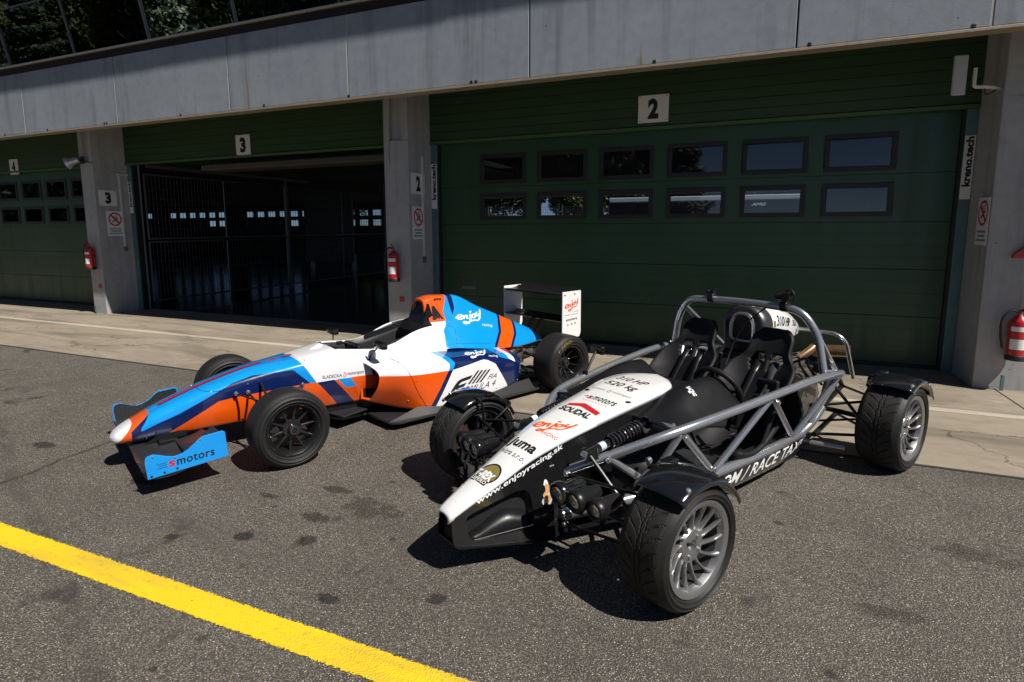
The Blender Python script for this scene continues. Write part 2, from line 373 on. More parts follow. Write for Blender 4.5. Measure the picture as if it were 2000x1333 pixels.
def m_door():
    g = NG('green_enamel'); a = g.noise(1.3, 4, .6); st = g.noise(1.0, 5, .6, v=g.scale(g.tc, (9, 9, .5))); dn = g.noise(.9, 2, .5)
    base = g.mix(g.ramp(a, .3, .7), (.018, .058, .026), (.024, .072, .032)); base = g.mix(g.math('MULTIPLY', g.ramp(st, .54, .75), .35), base, (.036, .060, .036))
    z = g.sep()[2]; base = g.mix(g.math('MULTIPLY', g.ramp(z, .45, .05), g.ramp(g.noise(3, 4), .35, .7, .1, .55)), base, (.06, .062, .045))
    chip = g.vor(2.3); base = g.mix(g.ramp(chip, .012, .018, 1, 0), base, (.25, .25, .24)); g.bump(dn, .12, .05)
    return g.out(base, g.ramp(st, .4, .7, .30, .48))
M = dict(
    asphalt=m_asphalt(), apron=m_concrete('apron_concrete', (.215, .18, .132), (.28, .237, .177), .55, True),
    gutter=m_concrete('gutter_concrete', (.36, .315, .245), (.43, .38, .30), .3, False), pillar=m_concrete('pillar_concrete', (.32, .32, .32), (.40, .40, .40), .5, vertical=True),
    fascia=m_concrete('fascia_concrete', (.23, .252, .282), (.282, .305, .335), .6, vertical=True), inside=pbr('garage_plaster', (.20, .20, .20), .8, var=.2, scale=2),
    green=m_door(), green_trim=pbr('green_trim', (.05, .115, .035), .45, var=.2, scale=4),
    teal=pbr('teal_galvanised', (.11, .20, .21), .42, metal=.35, var=.3, scale=7), black=pbr('black_rubber', (.012, .012, .013), .5), joint=pbr('joint_sealant', (.42, .38, .32), .8, var=.3),
    darkjoint=pbr('dark_joint', (.02, .019, .018), .9), floor_in=pbr('painted_floor', (.040, .043, .048), .14, var=.35, scale=1.5), rail=pbr('tan_rail', (.62, .53, .38), .35, metal=.6, var=.2), lintel=pbr('bounce_tint_enamel', (.024, .058, .018), .45, var=.12, scale=3), drip=pbr('drip_metal', (.42, .35, .25), .45, metal=.4, var=.3),  # lintel green is shifted to olive to paint in brownish bounce light
    recess=pbr('recess_brown', (.018, .012, .008), .8), glass=m_glass('window_glass', (.46, .51, .55), refl=2.4), tower_glass=m_glass('tower_glass', (.06, .07, .08), refl=3.0), steel=pbr('grey_steel', (.16, .165, .175), .45, metal=.6, var=.2),
    white=pbr('white_plate', (.72, .72, .70), .45, var=.05), ink=pbr('black_print', (.008, .008, .009), .5), red=pbr('red_enamel', (.42, .012, .014), .3, coat=.4), redprint=pbr('red_print', (.48, .015, .02), .5), blueprint=pbr('blue_print', (.05, .12, .25), .5),
    grey_print=pbr('grey_print', (.20, .20, .22), .6), plastic=pbr('white_plastic', (.58, .57, .53), .5, var=.1), yellow=None)
def m_yellow():
    g = NG('yellow_paint'); n = g.noise(55, 4, .6); w = g.noise(1.7, 4); v = g.vor(115)
    base = g.mix(g.ramp(w, .3, .7), (.68, .46, .004), (.74, .52, .005)); base = g.mix(g.math('MULTIPLY', g.ramp(g.noise(24, 5, .7), .58, .72), .6), base, (.20, .13, .03)); base = g.mix(g.math('MULTIPLY', g.ramp(g.noise(1.6, 5, .65, v=g.scale(g.tc, (.8, 5, 1))), .45, .7), .45), base, (.30, .21, .05)); 
    g.bump(g.math('ADD', n, g.ramp(v, .1, .6, 1, 0)), .5, .005)
    y = g.sep()[1]; e = g.math('SUBTRACT', .067, g.math('ABSOLUTE', g.math('SUBTRACT', y, 1.611)))       # metres inside the sprayed edge
    e = g.math('ADD', e, g.math('MULTIPLY', g.math('SUBTRACT', g.noise(3.5, 4), .5), .010)); vc = g.nt.nodes.new('ShaderNodeTexVoronoi'); vc.inputs['Scale'].default_value = 135; g.L.new(g.tc, vc.inputs['Vector'])
    sp = g.math('ADD', g.ramp(e, -.010, .004, 0, 1.15), g.math('MULTIPLY', g.math('SUBTRACT', g.sep(vc.outputs['Color'])[0], .5), .9)); wear = g.ramp(g.noise(38, 4, .7), .66, .72, 0, .8)
    a = g.math('SUBTRACT', g.ramp(sp, .50, .68), g.math('MULTIPLY', wear, g.ramp(g.noise(1.1, 3), .45, .65)), clamp=True)
    return g.out(base, .75, Alpha=a)
M['yellow'] = m_yellow()

# ------------------------------------------------------------------ ground
b = MB(); b.add([(-260, -140, 0), (220, -140, 0), (220, 320, 0), (-260, 320, 0)], [(0, 1, 2, 3)])
tag(b.build('ground', M['asphalt'], smooth=0), kind='structure')
apron = MB().span((-60, 4.560, -.10), (30, 7.9, .0045)).build('apron', M['darkjoint'], smooth=0); tag(apron, kind='structure')  # dark joints; the wide front strip also paints the kerb's shadow line
edges = [-60, -31.2, -24.4, -17.6, -10.9, -4.1, 2.33, 9.1, 30]
for i in range(len(edges)-1):       # slabs between joints, either side of the drain channel
    a, c = edges[i]+.006, edges[i+1]-.006
    MB().span((a, 4.588, -.08), (c, 6.008, .009)).build('concrete_slab', M['apron'], apron, smooth=0, bevel=.004, seg=1)
    MB().span((a, 6.128, -.08), (c, 7.895, .009)).build('concrete_slab', M['apron'], apron, smooth=0, bevel=.004, seg=1)
g = MB(); prof = [(6.010, .009), (6.035, .0065), (6.068, .0050), (6.10, .0065), (6.126, .009)]
g.loft([[(x, y, z) for y, z in prof] for x in (-60, 30)], False, False, False); g.build('drain_channel', M['gutter'], apron)
yl = MB().add([(-60, 1.505, .004), (40, 1.505, .004), (40, 1.717, .004), (-60, 1.717, .004)], [(0, 1, 2, 3)]).build('painted_line', M['yellow'], smooth=0); tag(yl, kind='structure')

# ------------------------------------------------------------------ pit building
BLD = tag(empty('pit_building', (0, 7.056, 0)), 'long grey concrete pit building with green garage doors under a deep overhang', 'building')
_o = Vector((0, 7.056, 0))
class BB(MB):                       # world coordinates, stored relative to the building's root
    def build(s, *a, **k):
        s.v = [(x, y-7.056, z) for x, y, z in s.v]; return super().build(*a, **k)
PF = 7.056
for i, (x0, x1) in enumerate(((-18.31, -17.95), (-11.54, -11.18), (-4.80, -4.41), (2.15, 2.74))):
    q = BB().span((x0, PF, 0), (x1, 7.95, 2.83)); w = x1-x0
    q.span((x0, PF, 2.83), (x0+w*.26, 7.95, 3.8)); q.span((x1-w*.26, PF, 2.83), (x1, 7.95, 3.8)); q.span((x0+w*.26, PF+.05, 2.83), (x1-w*.26, 7.95, 3.8))
    q.build('pillar', M['pillar'], BLD, smooth=0, bevel=.008)
bays = ((-17.95, -11.54), (-11.18, -4.80), (-4.41, 2.15), (2.74, 9))
for j, (x0, x1) in enumerate(bays):
    lt = BB().span((x0, 7.70, 2.86), (x1, 7.86, 3.8)).build('lintel', M['lintel'], BLD, smooth=0)
    for k in range(7):
        z = 2.885+k*.122
        MB().span((x0, 7.672-7.056, z), (x1, 7.70-7.056, z+.116)).build('slat', M['lintel'], lt, smooth=0, bevel=.003, seg=1)
    MB().span((x0, 7.655-7.056, 2.835), (x1, 7.70-7.056, 2.876)).build('lintel_trim', M['green_trim'], lt, smooth=0, bevel=.004)
    for xa, xb in ((x0, x0+.10), (x1-.10, x1)):
        BB().span((xa, 7.69, 0.009), (xb, 7.84, 2.835)).build('door_frame', M['teal'], BLD, smooth=0, bevel=.006)
        BB().span((xa if xa > x0 else xb, 7.72, .009), ((xb if xa == x0 else xa)+(.028 if xa == x0 else -.028), 7.82, 2.835)).build('door_track', M['black'], BLD, smooth=0)
WZ = ((1.735, 2.10), (2.245, 2.65)); PZ = ((.055, .598), (.602, 1.133), (1.137, 1.665), (1.669, 2.198), (2.202, 2.85))
def garage_door(x0, x1, wins, Y=7.762):
    d = BB().span((x0+.03, Y+.03, .03), (x1-.03, Y+.045, .06)).build('garage_door', M['black'], BLD, smooth=0)
    y = Y-7.056
    for k, (z0, z1) in enumerate(PZ):
        q = MB(); wz = WZ[k-3] if k >= 3 else None; xa, xb = x0+.03, x1-.03
        if wz:
            q.span((xa, y, z0), (xb, y+.04, wz[0])); q.span((xa, y, wz[1]), (xb, y+.04, z1)); xs = [xa]+[e for w in wins for e in w]+[xb]
            for i in range(0, len(xs), 2): q.span((xs[i], y, wz[0]), (xs[i+1], y+.04, wz[1]))
        else:
            q.span((xa, y+.002, z0), (xb, y+.04, z1)); h = (z1-z0)/4
            for i in range(4): q.span((xa, y, z0+i*h+.002), (xb, y+.0019, z0+(i+1)*h-.002))
        q.build('door_panel', M['green'], d, smooth=0, bevel=.003 if not wz else 0, seg=1)
    for wz in WZ:
        for a, c in wins:
            f = MB(); t = .05
            f.span((a-.004, y-.014, wz[0]-.004), (c+.004, y+.02, wz[0]+t)); f.span((a-.004, y-.014, wz[1]-t), (c+.004, y+.02, wz[1]+.004))
            f.span((a-.004, y-.014, wz[0]+t), (a+t, y+.02, wz[1]-t)); f.span((c-t, y-.014, wz[0]+t), (c+.004, y+.02, wz[1]-t)); f.build('window_frame', M['black'], d, smooth=0, bevel=.004)
            MB().add([(a+t, y+.004, wz[0]+t), (c-t, y+.004, wz[0]+t), (c-t, y+.004, wz[1]-t), (a+t, y+.004, wz[1]-t)], [(0, 1, 2, 3)]).build('window_pane', M['glass'], d, smooth=0)
    for k in range(4): MB().span((x0+.03, y+.041, PZ[k][1]-.015), (x1-.03, y+.05, PZ[k+1][0]+.015)).build('leak_strip', M['black'], d, smooth=0)  # black strips added behind the panel gaps to stop light leaking through
    MB().span((x0+.03, y-.01, .02), (x1-.03, y+.03, .052)).build('bottom_seal', M['black'], d, smooth=0)
    return d
D2 = garage_door(-4.31, 2.05, [(-3.625+i*.878, -3.625+i*.878+.70) for i in range(6)])
D4 = garage_door(-17.85, -11.64, [(-17.38+i*.868, -17.38+i*.868+.69) for i in range(6)])
MB().span((-3.95, .698, .70), (-3.72, .7055, .75)).build('door_plate', M['steel'], D2, smooth=0, bevel=.004)
# fascia, drip edge, soffit, upper glazing
jt = [-32, -25.2, -18.55, -11.80, -9.35, -6.92, -4.845, -2.36, .323, 1.80, 4.3, 8.6, 15.4]
FY = 6.365
for i in range(len(jt)-1):
    BB().span((jt[i]+.007, FY, 3.290), (jt[i+1]-.007, FY+.14, 4.303)).build('fascia_panel', M['fascia'], BLD, smooth=0, bevel=.006)
for x in (-18.55, -11.80, -4.845, 1.80):
    BB().span((x-.0065, FY+.004, 3.292), (x+.0065, FY+.1, 4.302)).build('joint_strip', M['joint'], BLD, smooth=0)
BB().span((-32, FY+.03, 3.292), (15.4, FY+.12, 4.30)).build('fascia_backing', M['darkjoint'], BLD, smooth=0)
BB().span((-32, FY-.004, 3.262), (15.4, FY+.16, 3.288)).build('drip_edge', M['drip'], BLD, smooth=0, bevel=.003)
for x in (-13.2, -12.45, -11.2, -9.7, -9.64, -7.95, -6.3, -4.86, -3.1, -3.04, -1.0, .42, 1.66):
    BB().span((x, FY-.006, 3.288), (x+.035, FY+.01, 3.33)).build('drip_clip', M['black'], BLD, smooth=0, bevel=.01)
BB().span((-32, FY+.16, 3.80), (15.4, 8.0, 3.95)).build('soffit', M['pillar'], BLD, smooth=0)
BB().span((-32, FY+.06, 4.305), (15.4, 7.4, 4.43)).build('recess_band', M['recess'], BLD, smooth=0)
BB().span((-32, FY+.02, 4.432), (15.4, FY+.12, 4.468)).build('sill_rail', M['rail'], BLD, smooth=0, bevel=.005)
tl = math.tan(R(12))
def gl(x, z, off=0): return (x, 6.47-(z-4.50)*tl+off, z)
for k in range(-11, 15):
    x = -12.22+1.80*k
    BB().tube([gl(x, 4.47), gl(x, 6.55)], .018, 4).build('mullion', M['steel'], BLD, smooth=0)
    for z0, z1 in ((4.49, 5.33), (5.36, 6.5)):
        BB().add([gl(x+.02, z0, .01), gl(x+1.78, z0, .01), gl(x+1.78, z1, .01), gl(x+.02, z1, .01)], [(0, 1, 2, 3)]).build('glazing_pane', M['tower_glass'], BLD, smooth=0)
BB().tube([gl(-32, 5.345), gl(15.4, 5.345)], .014, 4).build('transom', M['steel'], BLD, smooth=0)
BB().span((-32, 6.95, 4.44), (15.4, 7.0, 6.6)).build('dark_backing', M['recess'], BLD, smooth=0)  # dark panel added behind the panes so they mirror over black
BB().span((-32, 5.98, 6.56), (15.4, 12, 6.8)).build('roof', M['fascia'], BLD, smooth=0)
x = -32.0
while x < 15:
    w = random.uniform(1.6, 3.4); j = random.uniform(-.006, .006)
    BB().span((x, 5.752+j, 6.575), (x+w-.01, 5.978, 6.82)).build('roof_edge', M['fascia'], BLD, smooth=0); x += w
# garages inside: floor, ceiling, walls, far doors with their windows
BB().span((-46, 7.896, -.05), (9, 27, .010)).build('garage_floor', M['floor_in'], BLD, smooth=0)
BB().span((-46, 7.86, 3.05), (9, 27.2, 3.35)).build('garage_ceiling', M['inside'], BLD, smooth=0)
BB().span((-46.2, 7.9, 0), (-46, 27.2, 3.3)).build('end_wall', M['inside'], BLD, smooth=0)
BB().span((2.4, 7.95, 0), (2.6, 27.2, 3.3)).build('end_wall', M['inside'], BLD, smooth=0)
BB().span((-46, 7.80, 0), (-18.2, 7.9, 3.3)).build('end_wall', M['green'], BLD, smooth=0)
fw = BB(); wins = [(-35.4+6.74*g_+i*.878-6.74, -35.4+6.74*g_+i*.878+.62-6.74) for g_ in range(6) for i in range(6)]
fw.span((-46, 27, 0), (-15.5, 27.1, 1.735)); fw.span((-46, 27, 2.07), (-15.5, 27.1, 2.285)); fw.span((-46, 27, 2.60), (-15.5, 27.1, 3.3)); fw.span((-15.5, 27, 3.2), (2.6, 27.1, 3.3))
xs = [-46]+[e for w in wins if w[1] < -15.6 for e in w]+[-15.5]
FZ = ((1.735, 2.07), (2.285, 2.60))
for wz in FZ:
    for i in range(0, len(xs)-1, 2): fw.span((xs[i], 27, wz[0]), (xs[i+1], 27.1, wz[1]))
FW = fw.build('far_wall', M['green'], BLD, smooth=0)
for wz in FZ:
    for i in range(1, len(xs)-1, 2):
        MB().add([(xs[i], 27.05-7.056, wz[0]), (xs[i+1], 27.05-7.056, wz[0]), (xs[i+1], 27.05-7.056, wz[1]), (xs[i], 27.05-7.056, wz[1])], [(0, 1, 2, 3)]).build('window_pane', M['glass'], FW, smooth=0)
BB().span((-9.6, 8.05, 2.70), (-4.85, 8.5, 2.80)).build('roller_beam', pbr('beam_grey', (.075, .072, .068), .5), BLD, smooth=0, bevel=.01)
BB().span((-11.1, 7.9, 2.93), (-4.85, 12.2, 2.97)).build('raised_door', M['green'], BLD, smooth=0)
for x in (-10.9, -4.98): BB().span((x-.03, 7.9, 2.80), (x+.03, 12.4, 2.86)).build('door_rail', M['steel'], BLD, smooth=0)
# conduits on the pillars
for px, y0, ztop, zb in ((-11.18, 7.50, 2.62, 1.28), (-4.41, 7.40, 2.64, 1.20)):
    s = .012; BB().span((px+.001, y0, zb), (px+.026, y0+.035, ztop)).build('conduit', M['plastic'], BLD, smooth=0, bevel=.004)
    BB().span((px+.001, y0-.005, zb-.09), (px+.04, y0+.045, zb-.002)).build('conduit_box', M['steel'], BLD, smooth=0, bevel=.006)
BB().span((-11.179, 7.47, 2.63), (-11.154, 7.69, 2.665)).build('conduit', M['plastic'], BLD, smooth=0, bevel=.004)
for px, z in ((-11.33, .50), (-4.60, .56)):
    BB().span((px, PF-.012, z), (px+.07, PF-.001, z+.075)).build('red_mark', M['redprint'], BLD, smooth=0)
for px in (-11.44, 2.36): BB().span((px, PF-.05, .009), (px+.025, PF-.03, .16)).build('ground_strap', M['teal'], BLD, smooth=0)

# mesh partitions between the garages
def partition(Y0, Y1, label):
    p = tag(empty('mesh_partition', (-11.1, Y0, 0)), label, 'partition', 'steel mesh partitions inside garage three')
    L = Y1-Y0
    for z0, z1 in ((.16, 1.354), (1.416, 2.69)):
        pts = [(0, .02, z0), (0, L-.02, z0), (0, L-.02, z1), (0, .02, z1)]; MB().tube(fillet(pts, .01, 2, True), .021, 6, True).build('frame', M['steel'], p)
        MB().tube([(0, L*.5, z0), (0, L*.5, z1)], .017, 6).build('frame_post', M['steel'], p)
        k = MB(); y = .09
        while y < L-.05:
            k.tube([(.004, y, z0), (.004, y, z1)], .006, 4, caps=False); y += .082
        for zz in np.arange(z0+.2, z1-.1, .2): k.tube([(-.006, .03, zz), (-.006, L-.03, zz)], .004, 4, caps=False)
        tag(k.build('wire_infill', M['steel'], p), kind='stuff')
    MB().tube([(0, L+.04, .01), (0, L+.04, 3.05)], .04, 8).build('post', M['steel'], p)
    return p
partition(7.95, 11.77, 'nearest steel mesh partition on the left inside the open garage')
partition(11.86, 16.2, 'farther steel mesh partition deeper inside the open garage, behind the post')
bd = MB().span((-1.15, 0, 0), (1.15, .05, 2.6)).build('service_board', pbr('pale_board', (.20, .23, .27), .5), smooth=0, bevel=.01); bd.location = (-14.9, 18, .30)
tag(bd, 'pale grey-blue board standing dimly at the back of the open garage', 'board')
for s in (-1, 1): MB().span((s*1.0-.03, .05, -.289), (s*1.0+.03, .30, .3)).build('foot', M['steel'], bd, smooth=0)

# ------------------------------------------------------------------ signs, extinguishers, lamps on the building
def number_sign(txt, c, w, h, n, u, label):
    """plate centred at c, u = reading direction, n = outward normal"""
    c, n, u = Vector(c), Vector(n), Vector(u); o = empty('number_sign', c); tag(o, label, 'sign')
    MB().prism([(-w/2, -h/2), (w/2, -h/2), (w/2, h/2), (-w/2, h/2)], n*.002, u, (0, 0, 1), n*.008).build('plate', M['white'], o, smooth=0, bevel=.003)
    q = lambda a, z: n*.0102+u*a+Vector((0, 0, z))
    dh = h*.74; dw = dh*.52; decal('digit', text2d(txt, bold=.055), [q(-dw/2, -dh/2), q(dw/2, -dh/2), q(dw/2, dh/2), q(-dw/2, dh/2)], M['ink'], o)
    k = MB()
    for a in (-1, 1):
        for z in (-1, 1): k.lathe([(.0, .016), (.006, .015), (.007, .010)], n*0+u*(a*w*.43)+Vector((0, 0, z*h*.43)), n, 8)
    k.build('screws', M['steel'], o)
    return o
FN = (0, -1, 0); FU = (1, 0, 0)
number_sign('2', (-1.18, 7.668, 3.09), .375, .335, FN, FU, 'white number two plate above the closed green garage door')
number_sign('3', (-8.09, 7.668, 3.04), .33, .345, FN, FU, 'white number three plate above the open garage')
number_sign('4', (-14.78, 7.668, 2.96), .31, .325, FN, FU, 'white number four plate above the leftmost green garage door')
SN = (1, 0, 0); SU = (0, 1, 0)
number_sign('3', (-11.178, 7.275, 2.195), .335, .29, SN, SU, 'white number three plate on the side of the left pillar')
number_sign('2', (-4.408, 7.295, 2.245), .37, .295, SN, SU, 'white number two plate on the side of the middle pillar')
def prohibition(c, n, u, label, w=.31, h=.47):
    c, n, u = Vector(c), Vector(n), Vector(u); o = tag(empty('no_smoking_sign', c), label, 'sign')
    MB().prism([(-w/2, -h/2), (w/2, -h/2), (w/2, h/2), (-w/2, h/2)], n*.002, u, (0, 0, 1), n*.007).build('plate', M['white'], o, smooth=0, bevel=.002)
    Z = Vector((0, 0, 1)); cc = Z*(h*.17); r = w*.41
    ring = MB(); P = lambda a, z, k: n*k+cc+u*a+Z*z
    ring.loft([[P(rr*math.cos(t), rr*math.sin(t), .0105) for rr in (r, r*.80)] for t in (2*math.pi*i/40 for i in range(41))], False, False, False); ring.build('red_ring', M['redprint'], o, smooth=0)
    q = r*.62; t = r*.09; decal('red_bar', rect2d(), [P(-q-t, q-t, .0112), P(q-t, -q-t, .0112), P(q+t, -q+t, .0112), P(-q+t, q+t, .0112)], M['redprint'], o, off=0)
    decal('cigarette', rect2d(), [P(-q*.8, -q*.55, .0108), P(-q*.65, -q*.75, .0108), P(q*.75, q*.15, .0108), P(q*.6, q*.35, .0108)], M['ink'], o, off=0)
    decal('smoke', strokes2d([[(0, 0), (.2, .3), (0, .6), (.25, 1)], [(.4, 0), (.6, .3), (.4, .6), (.65, 1)]], .14), [P(-.1*r, .1*r, .0108), P(.35*r, .1*r, .0108), P(.35*r, .62*r, .0108), P(-.1*r, .62*r, .0108)], M['blueprint'], o, off=0)
    for k, ww in enumerate((.36, .30, .42)):
        z = -h*.22-k*.042-h*.17; decal('text_line', rect2d(), [P(-w*ww, z-.010, .0105), P(w*ww, z-.010, .0105), P(w*ww, z+.010, .0105), P(-w*ww, z+.010, .0105)], M['grey_print'], o, off=0)
    return o
prohibition((-11.178, 7.37, 1.72), SN, SU, 'no smoking sign below the number plate on the left pillar')
prohibition((-4.408, 7.28, 1.69), SN, SU, 'no smoking sign below the number plate on the middle pillar')
prohibition((2.148, 7.23, 1.665), (-1, 0, 0), (0, -1, 0), 'no smoking sign on the inner side of the right pillar')
def banner(xc, z0, z1, label):
    o = tag(empty('name_strip', (xc, 7.688, z0)), label, 'banner'); H = z1-z0; w = .094
    MB().span((-w/2, -.004, 0), (w/2, -.001, H)).build('strip', M['white'], o, smooth=0)
    y = -.0055; h0, h1 = H*.20, H*.985
    decal('lettering', text2d('kreno.tech', bold=.045), [(w*.36, y, h0), (w*.36, y, h1), (-w*.40, y, h1), (-w*.40, y, h0)], M['ink'], o, off=0, d=(0, -1, 0))
banner(-4.358, 1.90, 2.555, 'white vertical name strip on the frame beside the middle pillar'); banner(2.098, 1.90, 2.56, 'white vertical name strip on the frame beside the right pillar'); banner(-11.128, 1.92, 2.52, 'white vertical name strip on the frame beside the left pillar')
def extinguisher(c, label, s=1.0, rz=0):
    o = tag(empty('fire_extinguisher', c, rz), label, 'extinguisher', 'fire extinguishers on the pillars')
    r = .078*s; H = .40*s
    MB().lathe([(0, .0), (r*.8, 0), (r, .02*s), (r, H-.05*s), (r*.86, H-.02*s), (r*.5, H+.012*s), (.02*s, H+.03*s), (0, H+.03*s)], (0, 0, 0), (0, 0, 1), 28).build('cylinder', M['red'], o)
    MB().lathe([(r*1.03, -.012*s), (r*1.05, .0), (r*1.05, .035*s), (r*1.01, .04*s)], (0, 0, 0), (0, 0, 1), 28).build('base_ring', M['black'], o)
    MB().lathe([(.02*s, H+.02*s), (.02*s, H+.06*s), (.014*s, H+.075*s), (0, H+.075*s)], (0, 0, 0), (0, 0, 1), 12).build('valve', M['steel'], o)
    MB().tube([(0, 0, H+.06*s), (.02*s, -.05*s, H+.075*s), (.03*s, -.10*s, H+.085*s)], .009*s, 6).tube([(0, 0, H+.07*s), (.02*s, -.05*s, H+.10*s), (.03*s, -.10*s, H+.125*s)], .009*s, 6).build('handle', M['red'], o)
    MB().tube(crom([(-.01*s, 0, H+.05*s), (-.07*s, -.01*s, H+.07*s), (-.135*s, -.02*s, H-.01*s), (-.14*s, -.02*s, H-.15*s), (-.115*s, -.02*s, H-.30*s)], 6), .011*s, 8).build('hose', M['black'], o)
    lb = MB(); a0, a1 = R(-150), R(-40)
    for z0, z1, mi in ((.10, .20, 1), (.205, .27, 0), (.275, .32, 1)):
        lb.cur = mi; lb.loft([[(math.cos(t)*(r+.0015), math.sin(t)*(r+.0015), z*s) for z in (z0, z1)] for t in np.linspace(a0, a1, 12)], False, False, False)
    lb.build('label', [M['redprint'], M['white']], o)
    MB().span((-.02*s, r*.9, H*.55), (.02*s, r+.05, H*.66)).build('bracket', M['black'], o, smooth=0)
    return o
extinguisher((-4.63, 6.965, .87), 'red fire extinguisher on the middle pillar beside the open garage'); extinguisher((-11.37, 6.965, .87), 'red fire extinguisher low on the left pillar under the floodlight'); extinguisher((2.43, 6.96, .345), 'red fire extinguisher at the right edge, standing low on the right pillar', 1.0)
# red bracket sign on the right pillar
fl = MB().prism([(-.13, -.09), (.14, -.09), (.14, -.06), (.07, -.02), (.07, .07), (-.01, .09), (-.04, .02), (-.12, -.05)], (0, 0, 0), (1, 0, 0), (0, 0, 1), (0, -.03, 0)).build('wall_bracket', M['red'], smooth=0, bevel=.006)
fl.location = (2.47, 7.054, 1.40); tag(fl, 'small red metal bracket fixed high on the right pillar', 'bracket')
# floodlight on the left pillar
fo = tag(empty('floodlight', (-11.47, 7.054, 2.86)), 'round silver floodlight tilted down on the left pillar', 'lamp')
ax = Vector((-.55, -.55, -.35)).normalized()
MB().lathe([(0, -.11), (.04, -.11), (.055, -.08), (.06, .0), (.105, .075), (.11, .10), (.098, .10), (.09, .07), (.05, 0)], Vector((-.02, -.16, -.02)), ax, 24).build('housing', pbr('lamp_aluminium', (.60, .60, .58), .35, metal=.7), fo)
MB().lathe([(0, .068), (.091, .068)], Vector((-.02, -.16, -.02)), ax, 24).build('lens', pbr('lamp_lens', (.55, .55, .52), .2, coat=.6), fo)
MB().tube([(.02, 0, .02), (.02, -.08, .03), (-.0, -.15, .0)], .014, 8).span((-.03, -.02, -.04), (.07, 0, .09)).build('bracket', M['black'], fo)
# flat panel lamp on an arm at the right pillar
pl = tag(empty('panel_lamp', (2.148, 7.15, 2.92)), 'flat white panel lamp on a bent arm beside the right pillar', 'lamp')
MB().tube(fillet([(0, 0, .0), (-.17, -.14, .0), (-.275, -.22, -.01), (-.275, -.22, .16)], .03, 3), .016, 6).build('arm', M['plastic'], pl)
MB().box((-.40, -.25, .10), (.115, .03, .36), Matrix.Rotation(R(12), 3, 'Z')).build('panel', pbr('panel_housing', (.42, .42, .39), .5), pl, smooth=0, bevel=.01)
MB().tube(crom([(-.05, -.03, -.02), (-.12, -.08, -.06), (-.16, -.12, -.05), (-.16, -.13, 0)], 5), .006, 6).build('cable', M['black'], pl)

# ------------------------------------------------------------------ car parts shared by both cars
C_SKY = (.004, .25, .66); C_NAVY = (.004, .012, .075); C_OR = (.72, .088, .004); C_WH = (.72, .72, .74); C_BK = (.010, .010, .011)
CM = dict(
    tyre=pbr('tyre_rubber', (.015, .0148, .0145), .55, spec=.28, var=.35, scale=9, bump=.12, bscale=160), tread=pbr('tread_rubber', (.024, .0225, .021), .7, spec=.25, var=.4, scale=11, bump=.25, bscale=140), carbon=None,
    blackmetal=pbr('black_alloy', (.028, .028, .030), .24, coat=.5, metal=.5, var=.2), darkalloy=pbr('dark_alloy', (.10, .10, .105), .35, metal=.8), silver=pbr('silver_alloy', (.30, .30, .30), .36, metal=.8, var=.08),
    tubesil=pbr('silver_paint', (.44, .455, .48), .25, metal=.8, var=.06, coat=.25), gloss=pbr('gloss_black', (.008, .008, .009), .12, coat=1., var=.2), satin=pbr('satin_black', (.008, .008, .009), .36, spec=.32, var=.25), matt=pbr('matt_black', (.009, .009, .010), .6, spec=.22, var=.25),
    white=pbr('white_gloss', (.72, .72, .70), .22, coat=.8, var=.03), rod=pbr('black_rod', (.014, .015, .018), .3, metal=.2, coat=.4), bolt=pbr('bolt_steel', (.55, .55, .56), .3, metal=.9), disc=pbr('brake_disc', (.075, .072, .07), .45, metal=.8, var=.3),
    caliper=pbr('caliper_red', (.05, .018, .015), .45), sky=pbr('sky_blue_paint', C_SKY, .25, coat=.8, var=.03), orange=pbr('orange_print', C_OR, .4, var=.04), navy=pbr('navy_print', C_NAVY, .3, coat=.5), w_print=pbr('white_print', (.74, .74, .74), .4, var=.03), redp=pbr('red_print_gloss', (.50, .012, .02), .35, var=.04),
    barrel=pbr('barrel_shade', (.055, .055, .056), .45, metal=.6, var=.2), exhaust=pbr('burnt_steel', (.33, .20, .11), .35, metal=.85, var=.5, scale=14), yellowp=pbr('amber_print', (.26, .15, .025), .7, var=.5, scale=60), spring=pbr('spring_black', (.02, .02, .022), .28, coat=.6), lens=pbr('lamp_glass', (.46, .50, .52), .12, metal=.7, coat=1., var=.35, scale=40), engine=pbr('engine_metal', (.16, .15, .135), .45, metal=.7, var=.6, scale=25), mirror=pbr('mirror_glass', (.55, .62, .62), .03, metal=1., var=.0), olive=pbr('olive_print', (.20, .17, .045), .5), skin=pbr('tan_print', (.52, .27, .10), .5))  # barrel colour is darkened to paint the shade behind the spokes
def m_carbon():
    g = NG('carbon_weave'); x, y, z = g.sep(); k = 240.
    a = g.math('SINE', g.math('MULTIPLY', g.math('ADD', x, z), k)); c = g.math('SINE', g.math('MULTIPLY', g.math('SUBTRACT', g.math('ADD', y, x), z), k))
    f = g.math('GREATER_THAN', g.math('MULTIPLY', a, c), 0.); return g.out(g.mix(f, (.010, .010, .011), (.030, .030, .032)), .38, Coat_Weight=.35)
CM['carbon'] = m_carbon()
